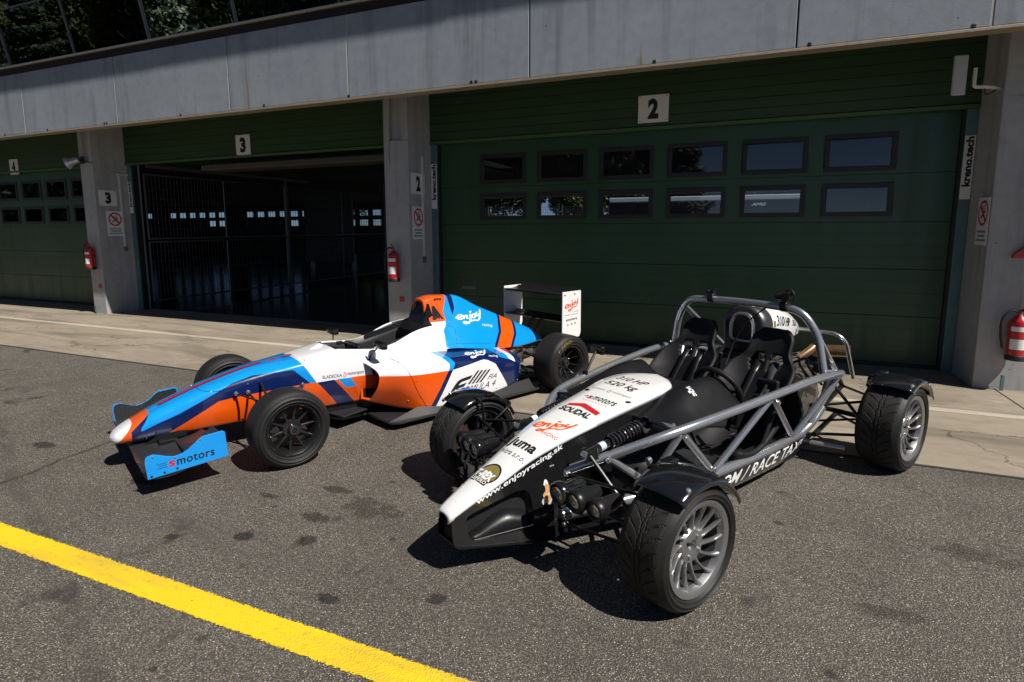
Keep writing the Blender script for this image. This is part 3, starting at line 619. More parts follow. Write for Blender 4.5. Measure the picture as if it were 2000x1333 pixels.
def tyre_mesh(r, w, rim, groove=False, shoulder=.03, bulge=.012, n=180):
    """closed tyre cross-section swept about the y axis; outer face at y=0, inner at y=-w"""
    prof = []                                  # (y, radius)
    prof += [(-.012, rim-.004), (-.002, rim+.006), (bulge*.6, rim+.014), (bulge*.6+.003, rim+.016), (bulge*.65, rim+.020), (bulge, rim+(r-rim)*.42), (bulge+.002, rim+(r-rim)*.44), (bulge*.97, rim+(r-rim)*.47), (bulge*.62, r-shoulder), (bulge*.60+.003, r-shoulder+.003), (bulge*.5, r-shoulder+.006), (-.004, r-shoulder*.5), (-shoulder*.45, r-.007)]
    m = 44 if groove else 10; y0, y1 = -shoulder*.9, -w+shoulder*.9
    tr = [(y0+(y1-y0)*i/m, r-.003*(2*i/m-1)**2) for i in range(m+1)]
    full = prof+tr+[(-w-y, q) for y, q in prof[::-1]]
    b_ = MB(); N = 460 if groove else n; vs = []; k = len(full); i0 = len(prof); i1 = i0+m
    for a in range(N):
        t = 2*math.pi*a/N; row = []
        for i, (y, q) in enumerate(full):
            if groove and i0 <= i <= i1:
                v = 2*(i-i0)/m-1; d = 0; av = abs(v)
                for c0 in (-.13, .13):
                    if abs(v-c0-.035*math.sin(t*26+c0*9)) < .034: d = .007
                if av > .2:
                    ph = (t*15/math.pi/2*2+(.5 if v > 0 else 0)-1.15*(av-.2)**.55) % 1.0
                    wd_ = .085*(1.1-.6*av)
                    if ph < wd_ and av < .93: d = .006
                    ph2 = (t*15/math.pi/2*2+(.0 if v > 0 else .5)-.9*(av-.42)**.6 if av > .42 else .5) % 1.0
                    if av > .42 and ph2 < .055: d = .005
                q -= d
            row.append((q*math.cos(t), y, q*math.sin(t)))
        vs += row
    fs = []
    for a in range(N):
        c = (a+1) % N
        for i in range(k-1): fs.append((a*k+i, a*k+i+1, c*k+i+1, c*k+i))
    b_.add(vs, fs)
    b_.mi = [1 if i0-1 <= i <= i1 else 0 for a in range(N) for i in range(k-1)]
    return b_
def make_wheel(kind, r, w, rim, parent, loc, flip=False, deg=0, dish=.035):
    """wheel = rim barrel; its children are tyre, spokes, nut, disc, caliper. outer face looks to +y"""
    root = MB().lathe([(rim-.016, -w+.012), (rim+.004, -w+.006), (rim+.004, -w+.02), (rim-.022, -w+.035), (rim-.030, -w*.5), (rim-.026, -.035), (rim-.006, -.018), (rim+.006, -.006), (rim+.004, .002), (rim-.008, .002), (rim-.018, -.008), (rim-.03, -.03), (rim-.036, -w*.5), (rim-.03, -w+.03)], (0, 0, 0), (0, 1, 0), 72, True).build('wheel', CM['barrel'] if kind == 'A' else CM['satin'], parent)
    if kind == 'A': MB().lathe([(rim-.031, -.030), (rim-.025, -.010), (rim-.021, -.0025), (rim-.006, .0045), (rim+.004, .0050), (rim+.0065, -.004)], (0, 0, 0), (0, 1, 0), 72).build('rim_lip', CM['silver'], root)
    ty = tyre_mesh(r, w, rim, kind == 'A', .028 if kind == 'A' else .035, .014).build('tyre', [CM['tyre'], CM['tread'] if kind == 'A' else CM['tyre']], root, smooth=28 if kind == 'A' else 40)
    R1 = rim-.018
    if kind == 'A':
        hub = MB().lathe([(0, -dish-.012), (.024, -dish-.012), (.027, -dish+.010), (.050, -dish+.012), (.070, -dish+.008), (.080, -dish-.004), (.078, -dish-.03)], (0, 0, 0), (0, 1, 0), 36).build('hub', CM['silver'], root)
        for k in range(14):
            a = 2*math.pi*k/14; q = []
            for s in np.linspace(0, 1, 10):
                rr = .066+(rim-.019-.066)*s; t = a-.20*s**1.25; wd_ = .0092-.0048*math.sin(math.pi*min(1, s*1.05)*.9)+.006*max(0, s-.75)*4
                y = -dish+.006+(dish-.011)*s**1.7; dp = .024-.008*s
                rad = np.array((math.cos(t), 0, math.sin(t))); tn = np.array((-math.sin(t-.25), 0, math.cos(t-.25))); c = rad*rr+np.array((0, y, 0))
                q.append([c-tn*wd_*1.1+(0, -dp, 0), c-tn*wd_+(0, -.005, 0), c-tn*wd_*.6+(0, 0, 0), c+tn*wd_*.6+(0, 0, 0), c+tn*wd_+(0, -.005, 0), c+tn*wd_*1.1+(0, -dp, 0)])
            MB().loft(q).build('spoke', CM['silver'], root, smooth=60)
        for k in range(4):
            a = R(45+90*k); MB().lathe([(0, .008), (.007, .008), (.008, -.004), (.013, -.005), (.013, -.014)], (math.cos(a)*.047, -dish+.012, math.sin(a)*.047), (0, 1, 0), 6).build('lug_nut', CM['bolt'] if k else CM['matt'], root)
    else:
        MB().lathe([(0, -dish+.03), (.02, -dish+.03), (.034, -dish+.022), (.036, -dish), (.062, -dish-.004), (.068, -dish-.02), (.06, -dish-.05)], (0, 0, 0), (0, 1, 0), 32).build('hub', CM['blackmetal'], root)
        MB().lathe([(.018, -dish+.036), (.030, -dish+.034), (.033, -dish+.022)], (0, 0, 0), (0, 1, 0), 12).build('hub_nut', CM['darkalloy'], root)
        for k in range(10):
            a = 2*math.pi*k/10; q = []
            for s in np.linspace(0, 1, 6):
                rr = .055+(R1-.052)*s; wd_ = .009-.004*s+.010*max(0, .25-s)+.012*max(0, s-.85); y = -dish-.006+(dish-.014)*s**2.5
                rad = np.array((math.cos(a), 0, math.sin(a))); tn = np.array((-math.sin(a), 0, math.cos(a))); c = rad*rr+np.array((0, y, 0))
                q.append([c-tn*wd_+(0, -.016, 0), c-tn*wd_*.8, c+tn*wd_*.8, c+tn*wd_+(0, -.016, 0)])
            MB().loft(q).build('spoke', CM['blackmetal'], root, smooth=50, bevel=.0015, seg=1)
            MB().lathe([(0, .003), (.004, .003), (.005, -.003)], (math.cos(a+.3)*.056, -dish-.002, math.sin(a+.3)*.056), (0, 1, 0), 8).build('drive_peg', CM['darkalloy'], root)
        # lightening slots and print ring on the rim lip
        for k in range(20):
            if k % 2: continue
            a = 2*math.pi*k/20+.1; P = lambda rr, t: (rr*math.cos(t), .0035, rr*math.sin(t))
            MB().add([P(rim-.009, a), P(rim-.003, a), P(rim-.003, a+.14), P(rim-.009, a+.14)], [(0, 1, 2, 3)]).build('rim_mark', CM['darkalloy'], root, smooth=0)
    MB().lathe([(.055, -w*.55), (rim*.78, -w*.55), (rim*.78, -w*.55-.02), (.055, -w*.55-.02)], (0, 0, 0), (0, 1, 0), 40, True).build('brake_disc', CM['disc'], root)
    MB().lathe([(rim*.50, -w*.5), (rim*.84, -w*.5), (rim*.84, -w*.5-.07), (rim*.50, -w*.5-.07)], (0, 0, 0), (0, 1, 0), 8, True, arc=(R(150), R(205))).build('brake_caliper', CM['caliper'], root, smooth=0, bevel=.006)
    if kind == 'F' and w > .22:
        V, Fs, asp = text2d('P ZERO', bold=.01); th = math.radians(90)+math.radians(deg)-.1
        for body, mid, span in (('P ZERO', 62, 50), ('PIRELLI', 232, 55)):
            V, Fs, asp = text2d(body, bold=.01); q_ = []
            for u, v in V:
                a = math.radians(180-mid-deg-span/2*0)+math.radians(span)*(.5-u)*-1; a = math.radians(mid+deg)+math.radians(span)*(u-.5)
                rr = rim+.036+.030*(v if True else 0); a = math.pi-a
                q_.append((rr*math.cos(math.pi-a) , .0165, rr*math.sin(math.pi-a)))
            q_ = [(-x_, y_, z_) for x_, y_, z_ in [(rr_[0]*-1, rr_[1], rr_[2]) for rr_ in q_]]
            MB().add(q_, Fs).build('tyre_lettering', CM['yellowp'], root, smooth=0, weld=False)
    root.location = loc; root.rotation_euler = (0, R(deg), math.pi if flip else 0)
    return root
def rod(parent, a, b_, r=.011, name='wishbone', flat=.55, mat=None):
    return MB().tube([a, b_], r, 10, flat=flat).build(name, mat or CM['rod'], parent)
def section_loft(rows, xq, radii, k=3):
    """rows: (x, [(y,z)...half outline from bottom centre to top centre]) -> mirrored rings"""
    xs = [q[0] for q in rows]; n = len(rows[0][1]); rings = []
    Y = [[q[1][i][0] for q in rows] for i in range(n)]; Z = [[q[1][i][1] for q in rows] for i in range(n)]
    for x in xq:
        h = [(float(pchip(xs, Y[i], x)[0]), float(pchip(xs, Z[i], x)[0])) for i in range(n)]
        full = h+[(-y, z) for y, z in h[-2:0:-1]]; rr = list(radii)+list(radii)[-2:0:-1]
        f = fillet(full, rr, k, True); rings.append([(x, p[0], p[1]) for p in f])
    return rings

# ------------------------------------------------------------------ single-seater
A4 = R(26.35); O4 = (-3.482, 3.256, 0)
F4 = tag(empty('single_seater', O4, math.atan2(-math.cos(A4), -math.sin(A4))), 'blue, white and orange single-seater racing car with wings and slick tyres', 'racing car')
def m_livery():
    g = NG('race_livery'); co = (g.tc, 0, 2); n = g.noise(14, 3)
    x, y, z = g.sep(); far = g.math('LESS_THAN', x, -1.50)      # engine cover and pods
    col = C_WH
    # nose: sky blue forward of the slanted white border
    P = lambda pts, c, cur: g.mix(g.poly(co, pts), cur, c)
    col = g.mix(g.poly(co, [(1.2, .8), (-.10, .8), (-.28, .607), (-.403, .406), (-.403, 0), (1.2, 0)]), C_WH, C_SKY)
    # navy band under the shoulder
    for q in ([(.85, .10), (.85, .235), (.70, .292), (.552, .341), (.55, .10)], [(.5525, .10), (.5525, .341), (.276, .466), (.15, .30)], [(.28, .30), (.277, .466), (.20, .50), (.16, .30)], [(.205, .30), (.205, .498), (.054, .535), (0, .33)], [(.06, .33), (.06, .534), (-.225, .541), (-.348, .419), (-.33, .33)]): col = P(q, C_NAVY, col)
    col = P([(.95, .05), (.95, .45), (.72, .375), (.785, .28), (.80, .05)], C_NAVY, col)
    col = P([(.80, .30), (.72, .385), (.66, .438), (.70, .60), (.98, .5), (.9, .25)], C_NAVY, col)
    # orange side
    for q in ([(.645, .203), (.302, .385), (.186, .396), (.186, 0), (.70, 0)], [(.19, .396), (-.348, .419), (-.403, .412), (-.74, .414), (-.74, 0), (.19, 0)], [(-.735, .414), (-1.1, .40), (-1.1, 0), (-.735, 0)]): col = P(q, C_OR, col)
    col = P([(-.403, .414), (-.537, .416), (-.707, .213), (-.80, .10), (-.64, .10), (-.546, .237)], C_NAVY, col)
    col = P([(-.566, .418), (-.671, .412), (-.728, .331), (-.64, .332)], C_SKY, col)
    # nose tip: orange arrow, white inside
    for q in ([(1.0, .10), (.840, .10), (.843, .264), (.843, .5), (1.0, .5)], [(.85, .26), (.797, .308), (.715, .372), (.70, .42), (.85, .50)]): col = P(q, C_OR, col)
    col = P([(1.0, .10), (.955, .165), (.932, .193), (.900, .224), (.852, .285), (.826, .322), (.84, .40), (1.0, .40)], C_WH, col)
    return g.out(col, g.ramp(n, .3, .7, .16, .24), Coat_Weight=.9, Coat_Roughness=.03)
def m_pod():
    g = NG('pod_livery'); co = (g.tc, 0, 2); n = g.noise(14, 3); P = lambda pts, c, cur: g.mix(g.poly(co, pts), cur, c)
    col = g.mix(g.poly(co, [(-.5, .0), (-.5, .425), (-.829, .425), (-1.43, .408), (-1.22, 0)]), C_WH, C_OR)
    col = P([(-1.418, .412), (-1.46, .47), (-1.40, .60), (-2.6, .60), (-2.6, 0), (-1.20, 0), (-1.232, .111)], C_NAVY, col)
    col = P([(-1.37, .60), (-1.44, .46), (-1.418, .405), (-1.46, .41), (-1.50, .46), (-1.45, .60)], C_SKY, col)
    col = P([(-1.461, .408), (-1.774, .438), (-1.82, .440), (-1.86, .430), (-1.942, .386), (-2.085, .171), (-2.14, .05), (-1.25, .05), (-1.282, .107)], C_WH, col)
    col = P([(-2.03, .60), (-2.03, .43), (-2.13, .395), (-2.16, .60)], C_SKY, col); col = P([(-2.155, .60), (-2.13, .40), (-2.2, .36), (-2.22, .60)], C_WH, col)
    return g.out(col, g.ramp(n, .3, .7, .16, .24), Coat_Weight=.9, Coat_Roughness=.03)
def m_cover():
    g = NG('cover_livery'); co = (g.tc, 0, 2); n = g.noise(14, 3); P = lambda pts, c, cur: g.mix(g.poly(co, pts), cur, c)
    col = g.mix(g.poly(co, [(-1.0, .2), (-1.0, .76), (-1.70, .76), (-1.698, .725), (-1.563, .613), (-1.50, .2)]), C_SKY, C_WH)
    col = P([(-1.4, .755), (-1.4, 1.2), (-1.80, 1.2), (-1.775, .98), (-1.70, .84), (-1.71, .755)], C_OR, col)
    col = P([(-1.775, 1.2), (-1.80, .80), (-1.845, .86), (-1.86, 1.2)], C_NAVY, col)
    L1, L2, L3 = (-2.52, .79), (-2.372, .575), (-2.20, .46); sh = lambda p, d: (p[0]-d, p[1]-d*.24)
    for d0, d1, c in ((-.035, .001, C_NAVY), (.0, .19, C_OR), (.189, .225, C_NAVY)):
        for a, e in ((L1, L2), (L2, L3)): col = P([sh(a, d0), sh(a, d1), sh(e, d1), sh(e, d0)], c, col)
    return g.out(col, g.ramp(n, .3, .7, .16, .24), Coat_Weight=.9, Coat_Roughness=.03)
LIV = m_livery(); POD = m_pod(); COV = m_cover()
def nrow(x, zb, wb, ws, zs, wh, zh, wt, zt, zc): return (x, [(0, zb), (wb, zb), (ws, zs), (wh, zh), (wt, zt), (wt*.66, zt+(zc-zt)*.6), (wt*.33, zt+(zc-zt)*.9), (0, zc)])
rows = [nrow(.957, .204, .012, .018, .212, .016, .222, .010, .228, .230), nrow(.945, .196, .048, .063, .213, .060, .234, .036, .243, .246), nrow(.925, .192, .072, .092, .217, .087, .248, .056, .262, .266), nrow(.85, .19, .092, .116, .23, .111, .283, .078, .303, .309), nrow(.62, .19, .112, .143, .265, .139, .36, .102, .398, .407), nrow(.30, .19, .134, .173, .30, .170, .462, .126, .500, .512),
        nrow(0, .19, .16, .203, .34, .198, .530, .125, .570, .580), nrow(-.30, .187, .19, .243, .36, .238, .580, .155, .605, .612), nrow(-.585, .185, .21, .276, .38, .271, .618, .20, .648, .656)]
def crow(x, zb, wb, ws, zs, wh, zh, wr, zr, wi, zi, wf, zf): return (x, [(0, zb), (wb, zb), (ws, zs), (wh, zh), (wr, zr), (wi, zi), (wf, zf), (0, zf)])
crows = [crow(-.60, .185, .212, .278, .38, .273, .618, .20, .655, .18, .62, .16, .25), crow(-.75, .18, .22, .288, .38, .285, .598, .232, .638, .205, .58, .18, .23), crow(-.93, .175, .23, .297, .38, .297, .585, .250, .622, .222, .57, .2, .22),
         crow(-1.10, .17, .235, .312, .39, .305, .605, .252, .646, .222, .58, .2, .22), crow(-1.20, .17, .235, .33, .395, .308, .64, .252, .685, .222, .60, .2, .22), crow(-1.30, .17, .24, .345, .40, .310, .67, .252, .722, .222, .62, .2, .22), crow(-1.42, .17, .24, .365, .41, .315, .685, .25, .745, .222, .64, .2, .22), crow(-1.58, .17, .24, .38, .42, .32, .69, .25, .757, .222, .65, .2, .22)]
RN = (0, .02, .06, .045, .06, .002, .002, 0); RC = (0, .02, .06, .05, .018, .012, .02, 0)
xa = [.957, .952, .945, .936, .925, .905, .88]+list(np.linspace(.85, -.585, 30))
ra = section_loft(rows, xa, RN); rb_ = section_loft(crows, np.linspace(-.60, -1.58, 24), RC)
bs = MB(); bs.loft(ra+rb_); BODY = bs.build('body_shell', [LIV, CM['carbon']], F4, smooth=38)
for p_ in BODY.data.polygons:
    q_ = p_.center
    if -1.575 < q_.x < -.603 and abs(q_.y) < .2365+(.012 if q_.x < -.9 else -.03*(q_.x+.9)/.3*1.2) and q_.z > .2: p_.material_index = 1
# engine cover with the intake above the driver's head
def erow(x, zt, wt, z1, w1, z2, w2, z3, w3): return (x, [(0, z3-.02), (w3*.6, z3-.02), (w3, z3), (w2, z2), (w1, z1), (wt, zt-.012), (wt*.5, zt-.002), (0, zt)])
er = [erow(-1.54, .975, .078, .87, .118, .745, .145, .53, .345), erow(-1.62, .992, .078, .87, .122, .74, .16, .53, .37), erow(-1.86, .982, .062, .85, .118, .70, .19, .50, .385), erow(-2.2, .838, .05, .72, .122, .60, .21, .445, .345), erow(-2.7, .624, .042, .56, .105, .49, .165, .40, .215), erow(-3.0, .487, .038, .46, .075, .425, .098, .39, .108), erow(-3.07, .43, .03, .415, .055, .395, .07, .368, .07)]
EC = MB().loft(section_loft(er, np.linspace(-1.54, -3.07, 40), (0, .01, .02, .08, .06, .03, 0, 0))).build('engine_cover', COV, F4, smooth=45)
# black mouth of the intake and padded headrest
mouth = [(y*.80, .775+(z-.775)*.93) for y, z in ((-.11, .775), (.11, .775), (.112, .86), (.082, .945), (.045, .972), (-.045, .972), (-.082, .945), (-.112, .86))]
MB().loft([[(-1.536, p[0], p[1]) for p in mouth], [(-1.60, p[0]*.8, .86+(p[1]-.86)*.8) for p in mouth]]).build('air_intake', CM['matt'], F4)
MB().tube(fillet([(-1.50, -.15, .60), (-1.528, -.105, .80), (-1.532, -.072, .955), (-1.532, .072, .955), (-1.528, .105, .80), (-1.50, .15, .60)], .05, 4), .018, 10).build('roll_hoop', CM['orange'], F4)
hd = [[(x, -.215, .60), (x, .215, .60), (x, .215, zt), (x, .16, zt+.035), (x, -.16, zt+.035), (x, -.215, zt)] for x, zt in ((-1.40, .655), (-1.44, .70), (-1.535, .735))]
MB().loft(hd).build('headrest', CM['satin'], F4, smooth=30, bevel=.01)
MB().prism([(-1.50, .70), (-1.47, .74), (-1.545, .93), (-1.60, .765), (-1.62, .70)], (0, -.135, 0), (1, 0, 0), (0, 0, 1), (0, .27, 0)).build('headrest_shield', CM['satin'], F4, smooth=0, bevel=.006)
# cockpit: steering wheel, dash, seat, belts, screen
MB().span((-.70, -.20, .30), (-.62, .20, .62)).build('dash_bulkhead', CM['carbon'], F4, smooth=0, bevel=.01)
sw = MB(); sw.tube(fillet([(-.86, -.13, .53), (-.83, -.13, .63), (-.83, .13, .63), (-.86, .13, .53), (-.875, .09, .48), (-.875, -.09, .48)], .03, 3, True), .016, 8, True); sw.box((-.85, 0, .56), (.03, .17, .09)); sw.build('steering_wheel', CM['satin'], F4)
MB().box((-.868, 0, .585), (.012, .09, .05), Matrix.Rotation(R(-15), 3, 'Y')).build('display', pbr('teal_display', (.06, .28, .26), .25), F4, smooth=0)
MB().loft([[(x, -.20, z), (x, .20, z), (x, .20, z+.03), (x, -.20, z+.03)] for x, z in ((-.80, .23), (-1.20, .25), (-1.36, .42), (-1.46, .62))]).build('seat', CM['matt'], F4, smooth=30)
for s in (-1, 1): MB().loft([[(-1.43, s*.09-.022, .625), (-1.43, s*.09+.022, .625)], [(-1.33, s*.085-.022, .46), (-1.33, s*.085+.022, .46)], [(-1.18, s*.07-.022, .30), (-1.18, s*.07+.022, .30)]], False, False, False).build('shoulder_belt', CM['matt'], F4)
MB().loft([[(-1.07, s_*.247, .60), (-1.07, s_*.235, .65), (-1.55, s_*.235, .757), (-1.55, s_*.247, .70)] for s_ in (-1, -.93)]).build('side_padding', CM['carbon'], F4, smooth=0)
MB().loft([[(-1.07, s_*.247, .60), (-1.07, s_*.235, .645), (-1.50, s_*.235, .735), (-1.50, s_*.247, .68)] for s_ in (1, .93)]).build('side_padding', CM['carbon'], F4, smooth=0)
MB().box((-.69, .06, .665), (.05, .035, .03)).box((-.72, .06, .66), (.04, .02, .02)).build('onboard_camera', CM['satin'], F4, smooth=0, bevel=.005)
# mirrors
for s, y, z, x in ((1, .40, .668, -.88), (-1, .40, .685, -.83)):
    mr = MB().loft([[(x+dx, s*y+dy*k_, z+dz*k_) for dy, dz in ((-.075, -.026), (.075, -.026), (.08, 0), (.07, .028), (-.07, .028), (-.08, 0))] for dx, k_ in ((.035, .45), (.02, .85), (-.005, 1), (-.03, 1))]).build('mirror', CM['gloss'], F4, smooth=30)
    MB().add([(x-.031, s*y+a, z+c) for a, c in ((-.066, -.02), (.066, -.02), (.066, .022), (-.066, .022))], [(0, 1, 2, 3)]).build('mirror_glass', CM['mirror'], mr, smooth=0)
    MB().tube([(x-.0, s*(y-.03), z-.02), (x+.03, s*.315, z-.085), (x+.035, s*.285, z-.125)], .007, 8).build('mirror_stem', CM['rod'], mr)
# side pods
def pod(s):
    def prow(x, zt, w, zsh, wm, zm, wb, zb): return (x, [(.245, zb), (wb, zb), (wm, zm), (w, zsh), (w-.075, zt), (.30, zt+.035), (.245, zt+.035)])
    pr = [prow(-.86, .495, .455, .45, .44, .33, .34, .19), prow(-.95, .51, .52, .455, .50, .33, .385, .155), prow(-1.06, .515, .575, .46, .565, .30, .47, .12), prow(-1.2, .51, .605, .455, .605, .27, .585, .10), prow(-1.5, .495, .615, .445, .618, .27, .615, .10), prow(-1.9, .465, .612, .42, .615, .26, .612, .115), prow(-2.2, .425, .592, .385, .595, .26, .585, .15), prow(-2.30, .405, .56, .37, .562, .26, .54, .17), prow(-2.34, .38, .50, .345, .50, .26, .48, .19)]
    xs = [q[0] for q in pr]; rings = []
    for x in np.linspace(-.86, -2.34, 34):
        h = [(float(pchip(xs, [q[1][i][0] for q in pr], x)[0]), float(pchip(xs, [q[1][i][1] for q in pr], x)[0])) for i in range(7)]
        fd = max(0, min(1, (x+1.25)/.39)); rings.append([(x+.075*fd-.36*(p[0]-.25)*fd*fd, s*p[0], p[1]) for p in fillet(h, [0, .02, .10, .06, .07, .05, 0], 4, True)])
    # inlet lip rolls inwards
    c = np.mean(np.array(rings[0]), 0); lip = []
    for k, dx in ((.96, .012), (.90, .012), (.86, -.004)): lip.insert(0, [tuple(c+(np.array(p)-c)*np.array((1, k, k))+np.array((dx, 0, 0))) for p in rings[0]])
    p_ = MB().loft(lip+rings, True, False, True).build('side_pod', POD, F4, smooth=40)
    MB().loft([lip[0], [tuple(c+(np.array(p)-c)*np.array((1, .88, .88))+np.array((-.50, 0, 0))) for p in rings[0]]], True, False, True).build('inlet_duct', CM['matt'], p_)
    return p_
PODL = pod(1); PODR = pod(-1)
# floor, diffuser and turning vanes
fl_ = [(-.52, .10), (-.60, .24), (-.82, .25), (-.845, .60), (-.90, .645), (-2.0, .665), (-2.46, .655), (-2.54, .60), (-2.50, .30), (-2.95, .28), (-2.95, 0)]
MB().prism(fl_+[(x, -y) for x, y in fl_[-2::-1]], (0, 0, .055), (1, 0, 0), (0, 1, 0), (0, 0, .022)).build('floor', CM['carbon'], F4, smooth=0, bevel=.004)
MB().prism([(-.20, 0), (-.30, .17), (-1.6, .24), (-1.6, -.24), (-.30, -.17)], (0, 0, .09), (1, 0, 0), (0, 1, 0), (0, 0, .10)).build('keel', CM['satin'], F4, smooth=0, bevel=.015)
for s in (-1, 1):
    MB().prism([(-.50, .14), (-.56, .36), (-.80, .30), (-.82, .20)], (0, 0, 0), (1, 0, 0), (0, s, 0), (0, 0, .012)).build('turning_vane', CM['carbon'], F4, smooth=0, bevel=.003).location = (0, 0, .115)
    MB().loft([[(-.84, s*.60, .072), (-.84, s*.60, .080)], [(-1.1, s*.635, .075), (-1.1, s*.60, .15)], [(-1.35, s*.655, .075), (-1.35, s*.60, .11)], [(-2.4, s*.655, .075), (-2.4, s*.57, .16)]], False, False, False).build('floor_fillet', CM['carbon'], F4)
# front wing: main plane, flap, end plates
def foil(x0, x1, z0, cam_, th, n=12, up=0.):
    P = []
    for i in range(n+1):
        t = i/n; P.append((x0+(x1-x0)*t, z0-cam_*4*t*(1-t)+th*math.sin(math.pi*t**.6)*.5+up*t))
    for i in range(n-1, 0, -1):
        t = i/n; P.append((x0+(x1-x0)*t, z0-cam_*4*t*(1-t)-th*math.sin(math.pi*t**.6)*.5+up*t))
    return P
FWg = MB().loft([[(x, y, z+dz) for x, z in foil(.86-.02*abs(y)*0, .58, .135, .012, .028, up=.012)] for y, dz in ((-.676, 0), (-.3, 0), (-.16, .02), (.16, .02), (.3, 0), (.676, 0))]).build('front_wing', CM['carbon'], F4, smooth=40)
for s in (-1, 1):
    MB().loft([[(x, s*y, z) for x, z in foil(.60, .43, .165, .014, .018, up=.085*k_)] for y, k_ in ((.672, 1), (.40, 1), (.17, .5))]).build('flap', CM['carbon'], FWg, smooth=40)
    MB().loft([[(x, s*y, z) for x, z in foil(.475, .402, .232, .01, .012, up=.06*k_)] for y, k_ in ((.672, 1), (.36, .8))]).build('flap', CM['carbon'], FWg, smooth=40)
    ep = [(.851, .127), (.860, .23), (.856, .258), (.845, .272), (.815, .277), (.78, .265), (.74, .247), (.70, .237), (.66, .243), (.61, .268), (.56, .312), (.54, .324), (.42, .334), (.404, .322), (.393, .158)]
    e_ = MB().prism(ep, (0, s*.676, 0), (1, 0, 0), (0, 0, 1), (0, s*.010, 0)).build('end_plate', CM['sky'], FWg, smooth=0, bevel=.003)
    cc_ = np.array((.62, .215)); MB().prism([tuple(cc_+(np.array(p)-cc_)*np.array((.965, .93))) for p in ep], (0, s*.6735, 0), (1, 0, 0), (0, 0, 1), (0, s*.002, 0)).build('inner_skin', CM['carbon'], FWg, smooth=0)
    for x, z in ((.83, .143), (.76, .150), (.69, .157), (.815, .262), (.70, .229), (.55, .309)):
        MB().lathe([(0, .004), (.006, .003), (.007, 0)], (x, s*(.686), z), (0, s, 0), 8).build('bolt', CM['matt'] if z < .2 else CM['bolt'], e_)
    MB().prism([(.78, .16), (.52, .17), (.50, .22), (.70, .21)], (0, s*.115, 0), (1, 0, 0), (0, 0, 1), (0, s*.012, 0)).build('wing_pylon', CM['satin'], FWg, smooth=0)
    MB().tube([(.58, s*.42, .165), (.50, s*.44, .225), (.44, s*.45, .25)], .006, 6).build('slot_bracket', CM['bolt'], FWg)
    MB().span((.60, s*.13, .155), (.70, s*.19, .185)).build('wing_mount', CM['satin'], FWg, smooth=0, bevel=.004)
# rear wing
RWg = MB().loft([[(x, y, z) for x, z in foil(-2.97, -3.20, .925, .03, .03, up=.028)] for y in (-.456, 0, .456)]).build('rear_wing', CM['satin'], F4, smooth=40)
MB().loft([[(x, y, z) for x, z in foil(-3.15, -3.28, .925, .01, .014, up=.05)] for y in (-.456, .456)]).build('flap', CM['satin'], RWg, smooth=40)
MB().loft([[(x, y, z) for x, z in foil(-2.98, -3.19, .64, .02, .022, up=.03)] for y in (-.456, 0, .456)]).build('beam_wing', CM['satin'], RWg, smooth=40)
for s in (-1, 1):
    e_ = MB().prism(fillet([(-2.975, .50), (-2.975, .952), (-3.258, .955), (-3.262, .50), (-3.24, .455), (-3.0, .47)], .012, 2, True), (0, s*.458, 0), (1, 0, 0), (0, 0, 1), (0, s*.010, 0)).build('end_plate', CM['white'], RWg, smooth=0, bevel=.002)
    for x, z in ((-3.01, .918), (-3.16, .922), (-3.06, .60), (-3.12, .605), (-3.17, .612)): MB().lathe([(0, .003), (.008, .002), (.009, 0)], (x, s*.469, z), (0, s, 0), 8).build('bolt', CM['matt'], e_)
    MB().prism([(-2.86, .36), (-2.95, .36), (-3.12, .62), (-3.05, .63)], (0, s*.06, 0), (1, 0, 0), (0, 0, 1), (0, s*.012, 0)).build('pylon', CM['satin'], RWg, smooth=0, bevel=.003)
# gearbox, exhaust, rear crash structure
MB().loft([[(x, w*math.cos(t), z+h_*math.sin(t)) for t in np.linspace(0, 2*math.pi, 13)[:-1]] for x, w, h_, z in ((-2.2, .2, .15, .27), (-2.55, .16, .13, .28), (-2.8, .11, .11, .29), (-3.15, .07, .07, .30))]).build('gearbox', CM['engine'], F4, smooth=50)
MB().tube(crom([(-2.2, .22, .34), (-2.42, .27, .36), (-2.62, .20, .40)], 6), .032, 12).build('exhaust', CM['exhaust'], F4)
MB().span((-3.25, -.05, .24), (-3.15, .05, .30)).build('rain_light', CM['redp'], F4, smooth=0, bevel=.006)
for k in range(10):
    a = Vector((random.uniform(-2.30, -2.62), random.uniform(.12, .33), random.uniform(.22, .40))); MB().box(a, (random.uniform(.03, .09), random.uniform(.02, .06), random.uniform(.02, .06)), Matrix.Rotation(random.uniform(0, 2), 3, 'X')).build('engine_fitting', CM['engine'], F4, smooth=0, bevel=.004)
